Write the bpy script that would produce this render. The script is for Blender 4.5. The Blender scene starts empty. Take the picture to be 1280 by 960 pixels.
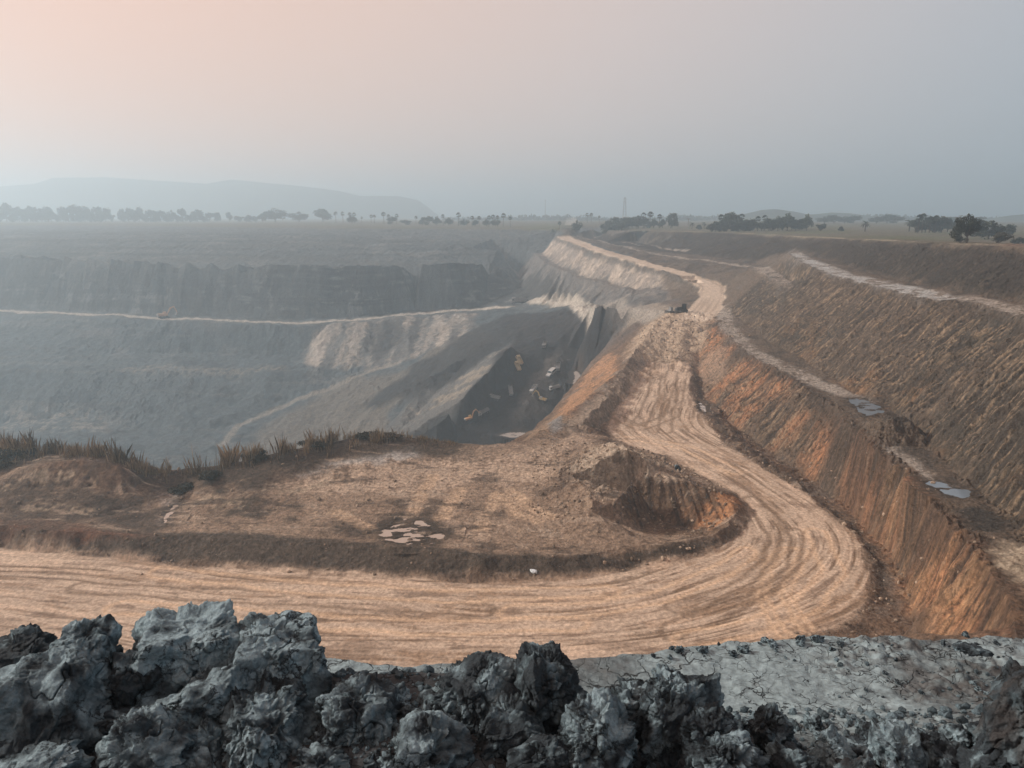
import bpy, math, random
import numpy as np
from mathutils import Vector, Matrix, geometry
R = math.radians
random.seed(5)
rng = np.random.default_rng(11)
scene = bpy.context.scene
COL = scene.collection

# ------------------------------------------------------------------ survey: photograph pixel + level -> ground point
FOC, HORIZON = 985.0, 268.0
PITCH = math.atan((480 - HORIZON) / FOC)
CP, SP = math.cos(PITCH), math.sin(PITCH)

def ray(u, v):
    x = (u - 640) / FOC; y = (480 - v) / FOC
    return np.array([x, CP + y * SP, -SP + y * CP])

def at(u, v, z):
    d = ray(u, v); t = z / d[2]
    return (d[0] * t, d[1] * t, z)

def at_t(u, v, t):
    d = ray(u, v); return (d[0] * t, d[1] * t, d[2] * t)

# ------------------------------------------------------------------ noise
def _h(ix, iy, seed):
    h = (ix.astype(np.int64) * 374761393 + iy.astype(np.int64) * 668265263 + seed * 1274126177) & 0xFFFFFFFF
    h = ((h ^ (h >> 13)) * 1274126177) & 0xFFFFFFFF
    return h ^ (h >> 16)

def pn(x, y, seed=0):
    x = np.asarray(x, np.float64); y = np.asarray(y, np.float64)
    x0 = np.floor(x); y0 = np.floor(y)
    fx = x - x0; fy = y - y0
    ix = x0.astype(np.int64); iy = y0.astype(np.int64)
    ux = fx * fx * fx * (fx * (fx * 6 - 15) + 10); uy = fy * fy * fy * (fy * (fy * 6 - 15) + 10)
    def g(a, b, dx, dy):
        h = _h(a, b, seed) & 1023
        t = h * (2 * math.pi / 1024)
        return np.cos(t) * dx + np.sin(t) * dy
    n00 = g(ix, iy, fx, fy); n10 = g(ix + 1, iy, fx - 1, fy)
    n01 = g(ix, iy + 1, fx, fy - 1); n11 = g(ix + 1, iy + 1, fx - 1, fy - 1)
    a = n00 + ux * (n10 - n00); b = n01 + ux * (n11 - n01)
    return (a + uy * (b - a)) * 1.5

def fbm(x, y, octv=4, seed=0, gain=0.5):
    s = 0; a = 1.0; f = 1.0; n = 0
    for k in range(octv):
        s = s + a * pn(x * f + 17.3 * k, y * f - 9.1 * k, seed + k); n += a
        a *= gain; f *= 2.03
    return s / n

def sstep(a, b, x):
    t = np.clip((x - a) / (b - a), 0, 1); return t * t * (3 - 2 * t)

def lerp(a, b, t):
    return a + (b - a) * t

# ------------------------------------------------------------------ terrain break lines
PTS = []
def add(p): PTS.append((float(p[0]), float(p[1]), float(p[2])))
def line(pts, step=None):
    pts = [np.array(p, float) for p in pts]
    for a, b in zip(pts[:-1], pts[1:]):
        L = np.linalg.norm((b - a)[:2]); m = (a + b) / 2
        s = step or max(1.2, 0.035 * np.hypot(m[0], m[1]))
        n = max(1, int(math.ceil(L / s)))
        for k in range(n): add(a + (b - a) * k / n)
    add(pts[-1])
def pl(*a):      # a list of (u, v, z)
    return [at(*q) for q in a]
def plz(z, *a):
    return [at(u, v, z) for u, v in a]

# --- foreground: spoil heap where the photographer stands, clay ledge, drop to the haul road
LEDGE = -3.3
edge_px = [(-260, 842), (-60, 838), (120, 836), (280, 832), (400, 829), (480, 830), (560, 831), (640, 826), (720, 822), (790, 815), (850, 810), (930, 802),
           (1000, 799), (1060, 797), (1110, 795), (1160, 798), (1215, 796), (1290, 800), (1420, 806), (1700, 815)]
ledge_edge = [at(u, v, LEDGE) for u, v in edge_px]
for rr, zz in ((0.0, -1.72), (0.9, -1.75), (1.7, -2.1), (2.6, -2.8), (3.3, -3.22), (3.9, LEDGE)):
    for a in range(-110, 111, 10):
        add((rr * math.sin(R(a)), rr * math.cos(R(a)), zz))
line(ledge_edge, 0.25)
line([(x * 1.06, y * 1.06, -3.75) for x, y, z in ledge_edge], 0.3)
line([(x * 1.5, y * 1.5, -6.4) for x, y, z in ledge_edge], 0.8)
line([(x * 3.4, y * 3.4, -16.6) for x, y, z in ledge_edge], 2)
for a in range(115, 250, 15):
    for rr, zz in ((3, -2.2), (9, -3.6), (40, -5.5), (400, -6)):
        add((rr * math.sin(R(a)), rr * math.cos(R(a)), zz))
for s in (-1, 1):
    add((s * 14, 2, -4)); add((s * 40, 0, -5 if s > 0 else -14))

# --- main haul road round the bend (inner edge, outer edge)
RZ = -30.0
inner_px = [(0, 685), (150, 697), (300, 712), (420, 720), (560, 727), (680, 727), (770, 718), (850, 702), (905, 683), (935, 660), (941, 640), (922, 617),
            (880, 595), (840, 575), (790, 556), (750, 538), (772, 508), (797, 475), (812, 455)]
outer_px = [None] * 7 + [(960, 806), (1055, 778), (1084, 748), (1088, 702), (1062, 660), (1000, 612), (950, 585), (905, 552), (876, 523), (864, 500), (862, 478), (862, 455)]
zs = [RZ] * 10 + [-30, -30, -30, -29.9, -29.8, -29.6, -29.2, -28.7, -28.3]
inner = [at(u, v, z) for (u, v), z in zip(inner_px, zs)]
outer = []
for k, (p, o) in enumerate(zip(inner, outer_px)):
    if o is None: outer.append((p[0] + 0.5 * k / 2, p[1] - 15.5 + 0.1 * k, p[2]))
    else: outer.append(at(o[0], o[1], zs[k]))
inner.insert(0, (-120, 76, RZ)); outer.insert(0, (-124, 58, RZ))
inner.insert(0, (-230, 95, RZ)); outer.insert(0, (-236, 75, RZ))
line(inner); line(outer)
center = [((a[0] + b[0]) / 2, (a[1] + b[1]) / 2, (a[2] + b[2]) / 2) for a, b in zip(inner, outer)]
line(center)
def chaikin(l, n=2):
    l = [np.array(p[:2], float) for p in l]
    for _ in range(n):
        o = [l[0]]
        for a, b in zip(l[:-1], l[1:]): o += [a * .75 + b * .25, a * .25 + b * .75]
        l = o + [l[-1]]
    return [tuple(p) for p in l]
ROAD_POLY = chaikin(inner) + chaikin(list(reversed(outer)))
CENTER = chaikin(center, 3)
# slope from ledge towards the road's near edge
line([(p[0] * 0.97, p[1] - 1.5, p[2] + 0.1) for p in outer[:9]])
line([(p[0], p[1] - 13, -22) for p in outer[:8]])
add(at(1130, 792, -30)); add(at(1180, 830, -29)); add(at(1260, 860, -24))

# --- upper haul road, climbing to the rim
up_c = pl((868, 400, -23.4), (882, 386, -22.6), (890, 372, -22), (890, 358, -20.5), (872, 349, -19.2), (846, 340, -18.2), (822, 334, -17.4), (798, 327, -16.5),
          (780, 321.5, -15.7), (760, 316, -14.9), (740, 309.5, -13.9), (722, 303, -13.1), (704, 296, -12.3))
up_w = [3.6, 3.8, 3.4, 3.4, 3.1, 2.8, 2.8, 2.8, 2.9, 3.0, 3.2, 3.4, 3.6]
def offset(c, w):
    l, r = [], []
    for k, p in enumerate(c):
        a = np.array(c[max(0, k - 1)][:2]); b = np.array(c[min(len(c) - 1, k + 1)][:2])
        d = (b - a) / np.linalg.norm(b - a); n = np.array([-d[1], d[0]]); ww = w[k] if hasattr(w, '__len__') else w
        l.append((p[0] + n[0] * ww, p[1] + n[1] * ww, p[2])); r.append((p[0] - n[0] * ww, p[1] - n[1] * ww, p[2]))
    return l, r
up_l, up_r = offset(up_c, up_w)
line(up_l); line(up_r); line(up_c)
UP_POLY = [p[:2] for p in up_l] + [p[:2] for p in reversed(up_r)]

# rough dumped ground between the two roads
line(pl((820, 452, -27.9), (835, 430, -26.0), (842, 408, -24.2), (845, 395, -23.2)))
line(pl((846, 450, -27.6), (850, 430, -25.8), (858, 412, -24.3)))
line(pl((866, 446, -27.6), (872, 425, -25.6), (880, 408, -24.2)))
line(pl((832, 392, -23.2), (850, 388, -22.9), (866, 388, -22.8)))

# --- right benches
footA = pl((880, 410, -24.6), (872, 440, -27.6), (876, 475, -29.6), (884, 505, -30.3), (915, 530, -30.6), (950, 556, -30.7), (1000, 590, -30.6), (1060, 634, -30.5), (1108, 690, -30.3), (1140, 750, -30.2), (1150, 792, -30))
crestA = pl((897, 396, -22.8), (903, 412, -22.9), (930, 440, -23), (985, 470, -23), (1030, 500, -23), (1064, 533, -23), (1092, 560, -23.1), (1125, 585, -23.2), (1160, 620, -23.2), (1190, 655, -23.1),
            (1218, 690, -23), (1243, 730, -22.9), (1268, 775, -22.8), (1290, 830, -22.6))
footB = pl((912, 388, -22.3), (930, 402, -22.4), (965, 430, -22.6), (1005, 449, -22.8), (1060, 484, -22.9), (1105, 508, -22.9), (1140, 533, -22.9), (1180, 575, -22.9), (1210, 602, -22.9), (1250, 640, -22.8), (1300, 692, -22.7), (1380, 790, -22.5))
crestB = pl((984, 317, -10.6), (1025, 340, -11.2), (1062, 349, -11.4), (1111, 362, -11.5), (1160, 376, -11.6), (1205, 375, -11.0), (1250, 388, -11.0), (1300, 404, -11), (1420, 460, -11), (1600, 560, -11))
footC = pl((992, 312, -10.2), (1040, 327, -10.8), (1080, 340, -11.1), (1130, 352, -11.2), (1180, 362, -10.9), (1230, 369, -10.7), (1290, 380, -10.6), (1420, 430, -10.5), (1600, 500, -10.5))
rim = pl((700, 284.5, -7.6), (760, 287, -8), (830, 289.5, -8), (900, 291, -7.6), (960, 294, -7.3), (1000, 296.5, -6.9), (1060, 299, -6.2), (1120, 302, -5.6), (1200, 306, -4.9), (1280, 309, -4.5), (1420, 322, -4.5), (1700, 350, -4.5))
mid = pl((722, 294, -12.2), (760, 302, -13.4), (800, 313, -15), (870, 326, -15.4), (935, 332, -15.3), (962, 345, -15.2), (988, 360, -15.2))
midf = pl((730, 291, -11.6), (770, 297, -12.6), (815, 307, -14.4), (880, 320.5, -15), (945, 327, -14.9), (972, 338, -14.8), (1000, 357, -15))
for l in (footA, crestA, footB, crestB, footC, rim, mid, midf): line(l)
line([(x, y, -30.4) for x, y, z in pl((905, 540, -30), (960, 580, -30), (1010, 612, -30), (1068, 655, -30), (1098, 700, -30), (1110, 750, -30))])
line(pl((885, 520, -29.5), (930, 552, -29.4), (985, 590, -29.6), (1050, 640, -29.7)))     # windrow between road and ditch
# dumped mound and gap on the second bench
add(at(1118, 520, -20.6)); add(at(1132, 522, -20.8)); add(at(1105, 516, -22.2))
# beyond the rim: the plain
for p in rim: add((p[0] * 1.12, p[1] * 1.12, p[2] - 0.05)); add((p[0] * 1.6, p[1] * 1.6, -6.6))

# --- inner flank of the upper road: two cut faces with a ledge between, falling to the pit bench
line(pl((846, 388, -23.6), (800, 387, -25.2), (760, 384, -26.6), (745, 382, -28.4)))                   # ramp down to the pit bench
line(pl((864, 368, -23.0), (862, 360, -22.4)))
HEADK = range(4, 13)
def head_off(offs, drops):
    return [(up_l[k][0] - o * 0.96, up_l[k][1] - o * 0.22, up_l[k][2] - d) for k, o, d in zip(HEADK, offs, drops)]
HEAD_TOP = head_off([.6] * 9, [.3] * 9)
HEAD_LEDGE_IN = head_off([4.5, 6, 6.5, 6.5, 6.5, 6.5, 7.5, 8.5, 9], [3.0, 5.2, 6.6, 7.6, 8.3, 8.8, 9.2, 9.2, 9.2])
HEAD_LEDGE = head_off([6, 8, 9, 9, 9, 9, 10, 12, 12.5], [3.3, 5.6, 7.1, 8.2, 8.9, 9.4, 9.8, 9.8, 9.8])
HEAD_FOOT = head_off([9, 13, 15, 15.5, 15.5, 16, 18, 22, 24], [4.8, 8, 12, 15.5, 17.8, 20, 22, 22, 21])
for l in (HEAD_TOP, HEAD_LEDGE_IN, HEAD_LEDGE, HEAD_FOOT): line(l)

# --- far bench with the pale track
bench_lo = pl((-260, 376, -46.5), (-80, 384, -47), (0, 392, -47.3), (100, 396, -47.6), (200, 401, -48.2), (300, 405, -48.6), (380, 407, -48.6), (440, 404, -47.6), (520, 395, -45.6), (600, 389, -43.4), (660, 384, -39.5), (690, 383, -36.8), (715, 382.5, -33.7), (745, 384, -29.4))
bench_hi = pl((-260, 368, -46), (-80, 377, -46.5), (0, 385, -46.8), (100, 389, -47.1), (200, 394, -47.7), (300, 398, -48.1), (380, 400, -48), (440, 397, -47), (520, 388, -45), (600, 382.5, -42.8), (660, 377.5, -39), (690, 376.5, -36.3), (715, 376, -33.2), (745, 379, -29))
crest2 = pl((-300, 314, -21), (-100, 318, -22), (0, 323, -22.5), (80, 327, -23.6), (200, 333, -25), (300, 340, -27), (400, 342, -28), (520, 345, -29.6), (640, 347, -31))
for l in (bench_lo, bench_hi, crest2): line(l)
line([(x * 1.02, y * 1.02, z + 0.3) for x, y, z in crest2])
line(pl((-300, 300, -15.5), (0, 301, -15.2), (200, 302, -15), (400, 304, -15.6), (560, 306, -16.2), (620, 312, -18.5)))
line(pl((0, 318, -20.6), (200, 326, -22.2), (400, 332, -23.6), (560, 330, -23.2), (620, 330, -24.4)))
line(pl((-300, 279, -8), (0, 279.5, -8), (200, 280, -7.9), (400, 283.5, -8.4), (560, 285, -8.6), (640, 286, -8.7), (690, 286, -8.4)))
line(pl((560, 296, -13), (640, 300, -14.5)))

# --- left pit slopes
line(pl((-200, 440, -60), (0, 436, -58), (100, 440, -59.5), (200, 441, -60.4), (300, 442, -60.8), (370, 445, -61)))
line(pl((-200, 463, -64), (0, 460, -63), (160, 462, -64.3), (300, 464, -64.4), (360, 465, -64)))
line(pl((395, 447, -60.2), (440, 450, -59.8), (490, 440, -56.5), (540, 425, -51.4), (590, 408, -46.5)))
line(pl((-200, 535, -81), (0, 530, -80.4), (100, 522, -78.6), (200, 540, -81.5), (270, 552, -82), (300, 530, -79), (350, 505, -73.5), (430, 478, -66.4), (500, 452, -58.4), (560, 432, -51)))
line(pl((330, 550, -81), (400, 532, -77), (470, 510, -69), (540, 480, -59), (600, 448, -48.8)))
line(pl((600, 432, -46), (560, 455, -51.6), (520, 480, -57.8), (480, 500, -64)))
line(pl((300, 575, -82.5), (400, 560, -80), (480, 548, -72), (520, 538, -66)))
line(pl((640, 432, -42.5), (622, 455, -46.6), (600, 478, -51.2), (575, 502, -55.8), (545, 532, -60.8), (520, 548, -63.8)))     # pale nose
# coal slope stepping down towards the camera
line(pl((630, 396, -41.5), (680, 393, -37.6), (725, 391, -34.6), (760, 395, -31), (780, 402, -29.5)))
line(pl((640, 420, -43), (655, 410, -40.5), (700, 405, -38), (740, 410, -37.5), (765, 420, -38)))
line(pl((650, 441, -45.2), (690, 432, -43.4), (730, 435, -43.8), (752, 440, -44)))
line(pl((640, 464, -50), (690, 460, -49), (735, 458, -48.8)))
line(pl((622, 486, -54.4), (690, 480, -53), (722, 478, -52.6)))
line(pl((602, 508, -58.8), (650, 500, -57), (705, 500, -57)))
line(pl((570, 534, -63.2), (620, 522, -61), (690, 518, -60.2)))
line(pl((540, 550, -65.6), (600, 545, -64.6), (660, 545, -64.5)))
for x, y, z in ((-320, 300, -82), (-260, 240, -83), (-160, 200, -84), (-100, 150, -83), (-60, 220, -83), (-20, 200, -76), (0, 160, -68), (-3, 185, -64), (-40, 150, -80), (4, 215, -67),
                (-160, 120, -76), (-260, 150, -80), (-60, 118, -62), (-20, 122, -54), (-110, 114, -55), (-6, 112, -42), (2, 128, -50), (4, 145, -55)):
    add((x, y, z))

# --- plateau inside the bend
line(pl((-120, 552, -26.4), (0, 560, -26.6), (60, 566, -26.4), (130, 566, -26.3), (160, 582, -27), (190, 592, -28), (240, 586, -28), (300, 578, -27.2), (360, 562, -26.6), (430, 550, -26.6), (490, 544, -26.8), (540, 550, -27.4), (600, 556, -27.9), (655, 552, -28.2)))
line([(x * 1.03, y * 1.03 + 1.5, z - 1.5) for x, y, z in pl((-120, 552, -26.4), (0, 560, -26.6), (130, 566, -26.3), (190, 592, -28), (300, 578, -27.2), (360, 562, -26.6), (430, 550, -26.6), (490, 544, -26.8), (540, 550, -27.4), (600, 556, -27.9), (655, 552, -28.2))])
line([(x * 1.22, y * 1.2, -36) for x, y, z in pl((-120, 552, -26.4), (0, 560, -26.6), (130, 566, -26.3), (190, 592, -28), (300, 578, -27.2), (430, 550, -26.6), (490, 544, -26.8), (540, 550, -27.4), (600, 556, -27.9))])
line(pl((-80, 598, -27.6), (0, 595, -27.2), (50, 580, -26), (100, 574, -25.6), (145, 582, -26), (172, 605, -28)))
line(pl((-60, 622, -28.4), (60, 605, -27.6), (130, 608, -27.8), (170, 630, -29.2)))
line(pl((0, 640, -28.8), (90, 640, -29), (150, 648, -29.3)))
line(pl((215, 610, -29), (208, 630, -29.3), (195, 655, -29.4)))                                        # gully
line(pl((265, 600, -27.9), (330, 590, -27.4), (300, 612, -28.3)))
line(pl((-80, 655, -28.2), (0, 657, -28.3), (90, 662, -28.3), (170, 668, -28.6), (280, 670, -28.5), (400, 676, -28.5), (500, 682, -28.5), (600, 692, -28.5), (680, 697, -28.7), (760, 690, -29), (830, 678, -29)))   # bank top
line(pl((-80, 678, -29.8), (0, 682, -29.8), (150, 693, -29.8), (300, 708, -29.8), (420, 716, -29.8), (560, 722, -29.8), (680, 723, -29.8), (770, 714, -29.9), (850, 698, -29.9)))
line(pl((400, 600, -28.5), (500, 620, -28.6), (560, 640, -28.8), (520, 668, -29), (480, 672, -29)))
line(pl((560, 575, -28.3), (640, 580, -28.4), (700, 575, -28.4), (740, 552, -28.6), (700, 560, -28.3)))
line(pl((300, 640, -29), (380, 645, -29), (440, 640, -28.9)))
line(pl((600, 660, -28.9), (680, 668, -29), (640, 630, -28.7)))
line(pl((768, 553, -25.0), (780, 560, -24.6), (800, 572, -25.8), (820, 584, -27.0)))                # mound top
line(pl((745, 562, -27.5), (760, 556, -26.3)))
line(pl((690, 585, -27.8), (720, 600, -27.2), (745, 625, -27.6), (720, 632, -28.4)))
line(pl((795, 590, -27.3), (805, 593, -27.3), (840, 600, -27.6), (880, 610, -28.0), (915, 622, -28.6), (925, 632, -29)))   # top of scraped cut
line(pl((780, 628, -30.2), (800, 640, -31.0), (840, 653, -31.3), (870, 660, -31.3), (886, 663, -30.6)))       # foot of the cut
line(pl((772, 650, -29.4), (800, 662, -30.6), (840, 671, -30.9), (870, 673, -30.6)))
line(pl((880, 672, -29.3), (905, 660, -29.1), (924, 642, -29.3)))
line(pl((746, 640, -28.2), (770, 625, -28), (788, 602, -27.4)))
# --- promontory left of the haul road, falling to the coal
line(pl((664, 548, -28.3), (705, 520, -28.0), (735, 497, -27.4), (768, 470, -26.8), (790, 447, -26.2), (806, 420, -25), (826, 398, -23.6)))
line(pl((640, 553, -29.5), (668, 536, -32), (690, 515, -35), (716, 484, -36), (740, 452, -36), (762, 428, -35), (792, 403, -31)))
line(pl((700, 545, -28.6), (735, 520, -27.6), (760, 498, -27.3), (790, 466, -27.3), (808, 452, -27.6)))
line([(x - 7, y + 5, z - 11) for x, y, z in pl((640, 553, -29.5), (690, 515, -35), (716, 484, -36), (740, 452, -36), (762, 428, -35), (792, 403, -31))])
line([(x - 13, y + 11, z - 21) for x, y, z in pl((690, 515, -35), (716, 484, -36), (740, 452, -36), (762, 428, -34))])

# --- far plain
for a in range(-80, 85, 8):
    for rr, zz in ((1300, -8.5), (2600, -8.5), (5200, -9)):
        add((rr * math.sin(R(a)), rr * math.cos(R(a)), zz))
for a in range(90, 275, 12):
    for rr in (1300, 5200):
        add((rr * math.sin(R(a)), rr * math.cos(R(a)), -7))
line([(-330, 0, -20), (-300, 60, -22), (-340, 90, -30)]); add((-420, 300, -60)); add((-430, 450, -22)); add((-600, 200, -10)); add((-520, 480, -12)); add((130, 60, -4.5)); add((120, 20, -4.6))

def build_tin():
    P = np.array(PTS)
    # drop near-duplicates
    key = {}
    for p in P:
        c = 2.0 ** round(math.log2(max(0.10, 0.005 * math.hypot(p[0], p[1]))))
        k = (c, round(p[0] / c), round(p[1] / c))
        if k not in key: key[k] = p
    P = np.array(list(key.values()))
    r = geometry.delaunay_2d_cdt([Vector(p[:2]) for p in P], [], [], 0, 1e-5)
    V = np.array([v[:] for v in r[0]]); T = np.array([f for f in r[2]]); O = r[3]
    Z = np.array([np.mean([P[i][2] for i in o]) for o in O])
    return V, Z, T
TV, TZ, TT = build_tin()

def tin_height(X, Y):
    X = np.asarray(X, float).ravel(); Y = np.asarray(Y, float).ravel()
    out = np.full(X.shape, -8.0)
    # two-level binning: points sorted in log-ish cells
    for lo, hi, cs in ((0, 60, 0.8), (60, 700, 6.0), (700, 1e9, 120.0)):
        rr = np.maximum(np.abs(X), np.abs(Y))
        idx = np.nonzero((rr >= lo) & (rr < hi))[0]
        if not len(idx): continue
        x = X[idx]; y = Y[idx]; x0 = x.min(); y0 = y.min()
        nx = int((x.max() - x0) / cs) + 1; ny = int((y.max() - y0) / cs) + 1
        cid = ((y - y0) / cs).astype(np.int64) * nx + ((x - x0) / cs).astype(np.int64)
        o = np.argsort(cid, kind='stable'); x = x[o]; y = y[o]; cid = cid[o]; ids = idx[o]
        for t in TT:
            A, B, C = TV[t]; za, zb, zc = TZ[t]
            mnx, mny = TV[t].min(0); mxx, mxy = TV[t].max(0)
            if mxx < x0 or mxy < y0 or mnx > x0 + nx * cs or mny > y0 + ny * cs: continue
            i0 = max(0, int((mnx - x0) / cs)); i1 = min(nx - 1, int((mxx - x0) / cs))
            j0 = max(0, int((mny - y0) / cs)); j1 = min(ny - 1, int((mxy - y0) / cs))
            den = (B[1] - C[1]) * (A[0] - C[0]) + (C[0] - B[0]) * (A[1] - C[1])
            if abs(den) < 1e-9: continue
            for j in range(j0, j1 + 1):
                s = np.searchsorted(cid, j * nx + i0); e = np.searchsorted(cid, j * nx + i1, side='right')
                if s == e: continue
                px = x[s:e]; py = y[s:e]
                w0 = ((B[1] - C[1]) * (px - C[0]) + (C[0] - B[0]) * (py - C[1])) / den
                w1 = ((C[1] - A[1]) * (px - C[0]) + (A[0] - C[0]) * (py - C[1])) / den
                w2 = 1 - w0 - w1
                m = (w0 >= -1e-7) & (w1 >= -1e-7) & (w2 >= -1e-7)
                if m.any(): out[ids[s:e][m]] = (w0 * za + w1 * zb + w2 * zc)[m]
    return out

# coarse raster of the base terrain for sight lines and slope
RX0, RX1, RY0, RY1, RS = -460.0, 260.0, -4.0, 860.0, 1.0
_gx = np.arange(RX0, RX1 + RS, RS); _gy = np.arange(RY0, RY1 + RS, RS)
RAS = tin_height(*[a.ravel() for a in np.meshgrid(_gx, _gy)]).reshape(len(_gy), len(_gx))
_dzy, _dzx = np.gradient(RAS, RS)
RSL = np.hypot(_dzx, _dzy)
def samp(A, X, Y):
    fx = np.clip((np.asarray(X) - RX0) / RS, 0, A.shape[1] - 1.001); fy = np.clip((np.asarray(Y) - RY0) / RS, 0, A.shape[0] - 1.001)
    ix = fx.astype(int); iy = fy.astype(int); fx = fx - ix; fy = fy - iy
    return (A[iy, ix] * (1 - fx) + A[iy, ix + 1] * fx) * (1 - fy) + (A[iy + 1, ix] * (1 - fx) + A[iy + 1, ix + 1] * fx) * fy
_T = np.concatenate([np.linspace(7, 60, 400), np.geomspace(60, 900, 3000)])
def hit(u, v):
    d = ray(u, v)
    g = samp(RAS, d[0] * _T, d[1] * _T) - d[2] * _T
    w = np.nonzero(g > 0)[0]
    t = _T[w[0]] if len(w) else 800.0
    if len(w) and w[0] > 0:
        a, b = _T[w[0] - 1], _T[w[0]]
        for _ in range(12):
            m = (a + b) / 2
            if samp(RAS, d[0] * m, d[1] * m) > d[2] * m: b = m
            else: a = m
        t = b
    return (d[0] * t, d[1] * t, d[2] * t)
def hpoly(*pts):
    return [hit(u, v)[:2] for u, v in pts]
# ------------------------------------------------------------------ surveyed outlines on the ground
def pmask(X, Y, poly, soft=1.0, warp=0.0, wl=6.0, seed=1):
    """0..1 inside a plan outline, with an irregular soft edge"""
    P = np.array(poly); out = np.zeros(X.shape)
    pad = soft + warp * 1.5
    b = (X > P[:, 0].min() - pad) & (X < P[:, 0].max() + pad) & (Y > P[:, 1].min() - pad) & (Y < P[:, 1].max() + pad)
    if not b.any(): return out
    x = X[b].copy(); y = Y[b].copy()
    if warp:
        wx = fbm(x / wl, y / wl, 3, seed); wy = fbm(x / wl + 50, y / wl, 3, seed + 7); x += wx * warp * 2; y += wy * warp * 2
    ins = np.zeros(x.shape, bool); dd = np.full(x.shape, 1e18)
    n = len(P)
    for i in range(n):
        ax, ay = P[i]; bx, by = P[(i + 1) % n]
        c = ((ay > y) != (by > y))
        if ay != by: ins ^= c & (x < (bx - ax) * (y - ay) / (by - ay) + ax)
        ex, ey = bx - ax, by - ay; L = ex * ex + ey * ey + 1e-12
        t = np.clip(((x - ax) * ex + (y - ay) * ey) / L, 0, 1)
        dd = np.minimum(dd, (x - ax - t * ex) ** 2 + (y - ay - t * ey) ** 2)
    sd = np.sqrt(dd) * np.where(ins, 1, -1)
    out[b] = sstep(-soft, soft, sd)
    return out

def lmask(X, Y, path, w, soft=0.5, warp=0.0, wl=6.0, seed=1):
    d, s, _ = pcoord(X, Y, path, w + soft + 2 * warp + 1, warp, wl, seed)
    return 1 - sstep(w - soft, w + soft, np.abs(d))

def pcoord(X, Y, path, reach=1e9, warp=0.0, wl=6.0, seed=1):
    """signed offset from a path and distance along it"""
    P = np.array([p[:2] for p in path])
    D = np.full(X.shape, 1e9); S = np.zeros(X.shape)
    b = (X > P[:, 0].min() - reach) & (X < P[:, 0].max() + reach) & (Y > P[:, 1].min() - reach) & (Y < P[:, 1].max() + reach)
    if not b.any(): return D, S, b
    x = X[b].copy(); y = Y[b].copy()
    if warp:
        wx = fbm(x / wl, y / wl, 3, seed); wy = fbm(x / wl + 50, y / wl, 3, seed + 7); x += wx * warp * 2; y += wy * warp * 2
    bd = np.full(x.shape, 1e18); bs = np.zeros(x.shape); sg = np.ones(x.shape); acc = 0
    for i in range(len(P) - 1):
        e = P[i + 1] - P[i]; L = np.hypot(*e) + 1e-9
        t = ((x - P[i, 0]) * e[0] + (y - P[i, 1]) * e[1]) / (L * L)
        tc = np.clip(t, 0, 1)
        q = (x - P[i, 0] - tc * e[0]) ** 2 + (y - P[i, 1] - tc * e[1]) ** 2
        m = q < bd
        bd[m] = q[m]; bs[m] = (acc + tc * L)[m]
        cr = e[0] * (y - P[i, 1]) - e[1] * (x - P[i, 0]); sg[m] = np.sign(cr)[m]
        acc += L
    D[b] = np.sqrt(bd) * sg; S[b] = bs
    return D, S, b

RIGHT_POLY = [p[:2] for p in footA] + [(34, 46), (60, 40), (110, 70)] + [p[:2] for p in reversed(rim)][1:] + [up_c[-1][:2], up_c[6][:2]]
FACE_A = [p[:2] for p in footA] + [p[:2] for p in reversed(crestA)]
FACE_B = [p[:2] for p in footB] + [p[:2] for p in reversed(crestB)]
FACE_C = [p[:2] for p in footC] + [p[:2] for p in reversed(rim)][2:]
BENCH2 = [p[:2] for p in crestA] + [p[:2] for p in reversed(footB)]
COAL = [(q[0], q[1]) for q in (at(640, 425, -43.2), at(628, 400, -42), at(650, 391, -40.6), at(690, 391, -37), at(728, 390, -34.6), at(762, 394, -31), at(792, 402, -29.5), at(770, 428, -37), at(750, 450, -46))] + \
       [(24, 240), (16, 190), (-4, 160), (-30, 190), (-34, 222)] + [(-44, 232)] + hpoly((512, 541), (540, 527), (572, 504), (600, 476), (620, 452), (637, 432))
SEAM = hpoly((646, 392), (600, 408), (552, 436), (505, 468), (455, 502), (466, 514), (520, 496), (562, 476), (602, 452), (634, 430), (655, 410))
ROUGH = hpoly((818, 453), (800, 452), (784, 448), (792, 428), (806, 408), (826, 396), (850, 391), (890, 394), (880, 425), (868, 453))
PLATEAU = [p[:2] for p in pl((-120, 552, -26.4), (0, 560, -26.6), (130, 566, -26.3), (190, 592, -28), (300, 578, -27.2), (360, 562, -26.6), (430, 550, -26.6), (490, 544, -26.8), (540, 550, -27.4), (600, 556, -27.9), (655, 552, -28.2),
            (700, 540, -28.6), (770, 548, -28.4), (840, 575, -29.8), (922, 617, -30), (941, 640, -30), (905, 683, -30), (850, 702, -30), (770, 718, -30), (680, 727, -30), (420, 720, -30), (150, 697, -30), (-100, 676, -30))]

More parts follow.
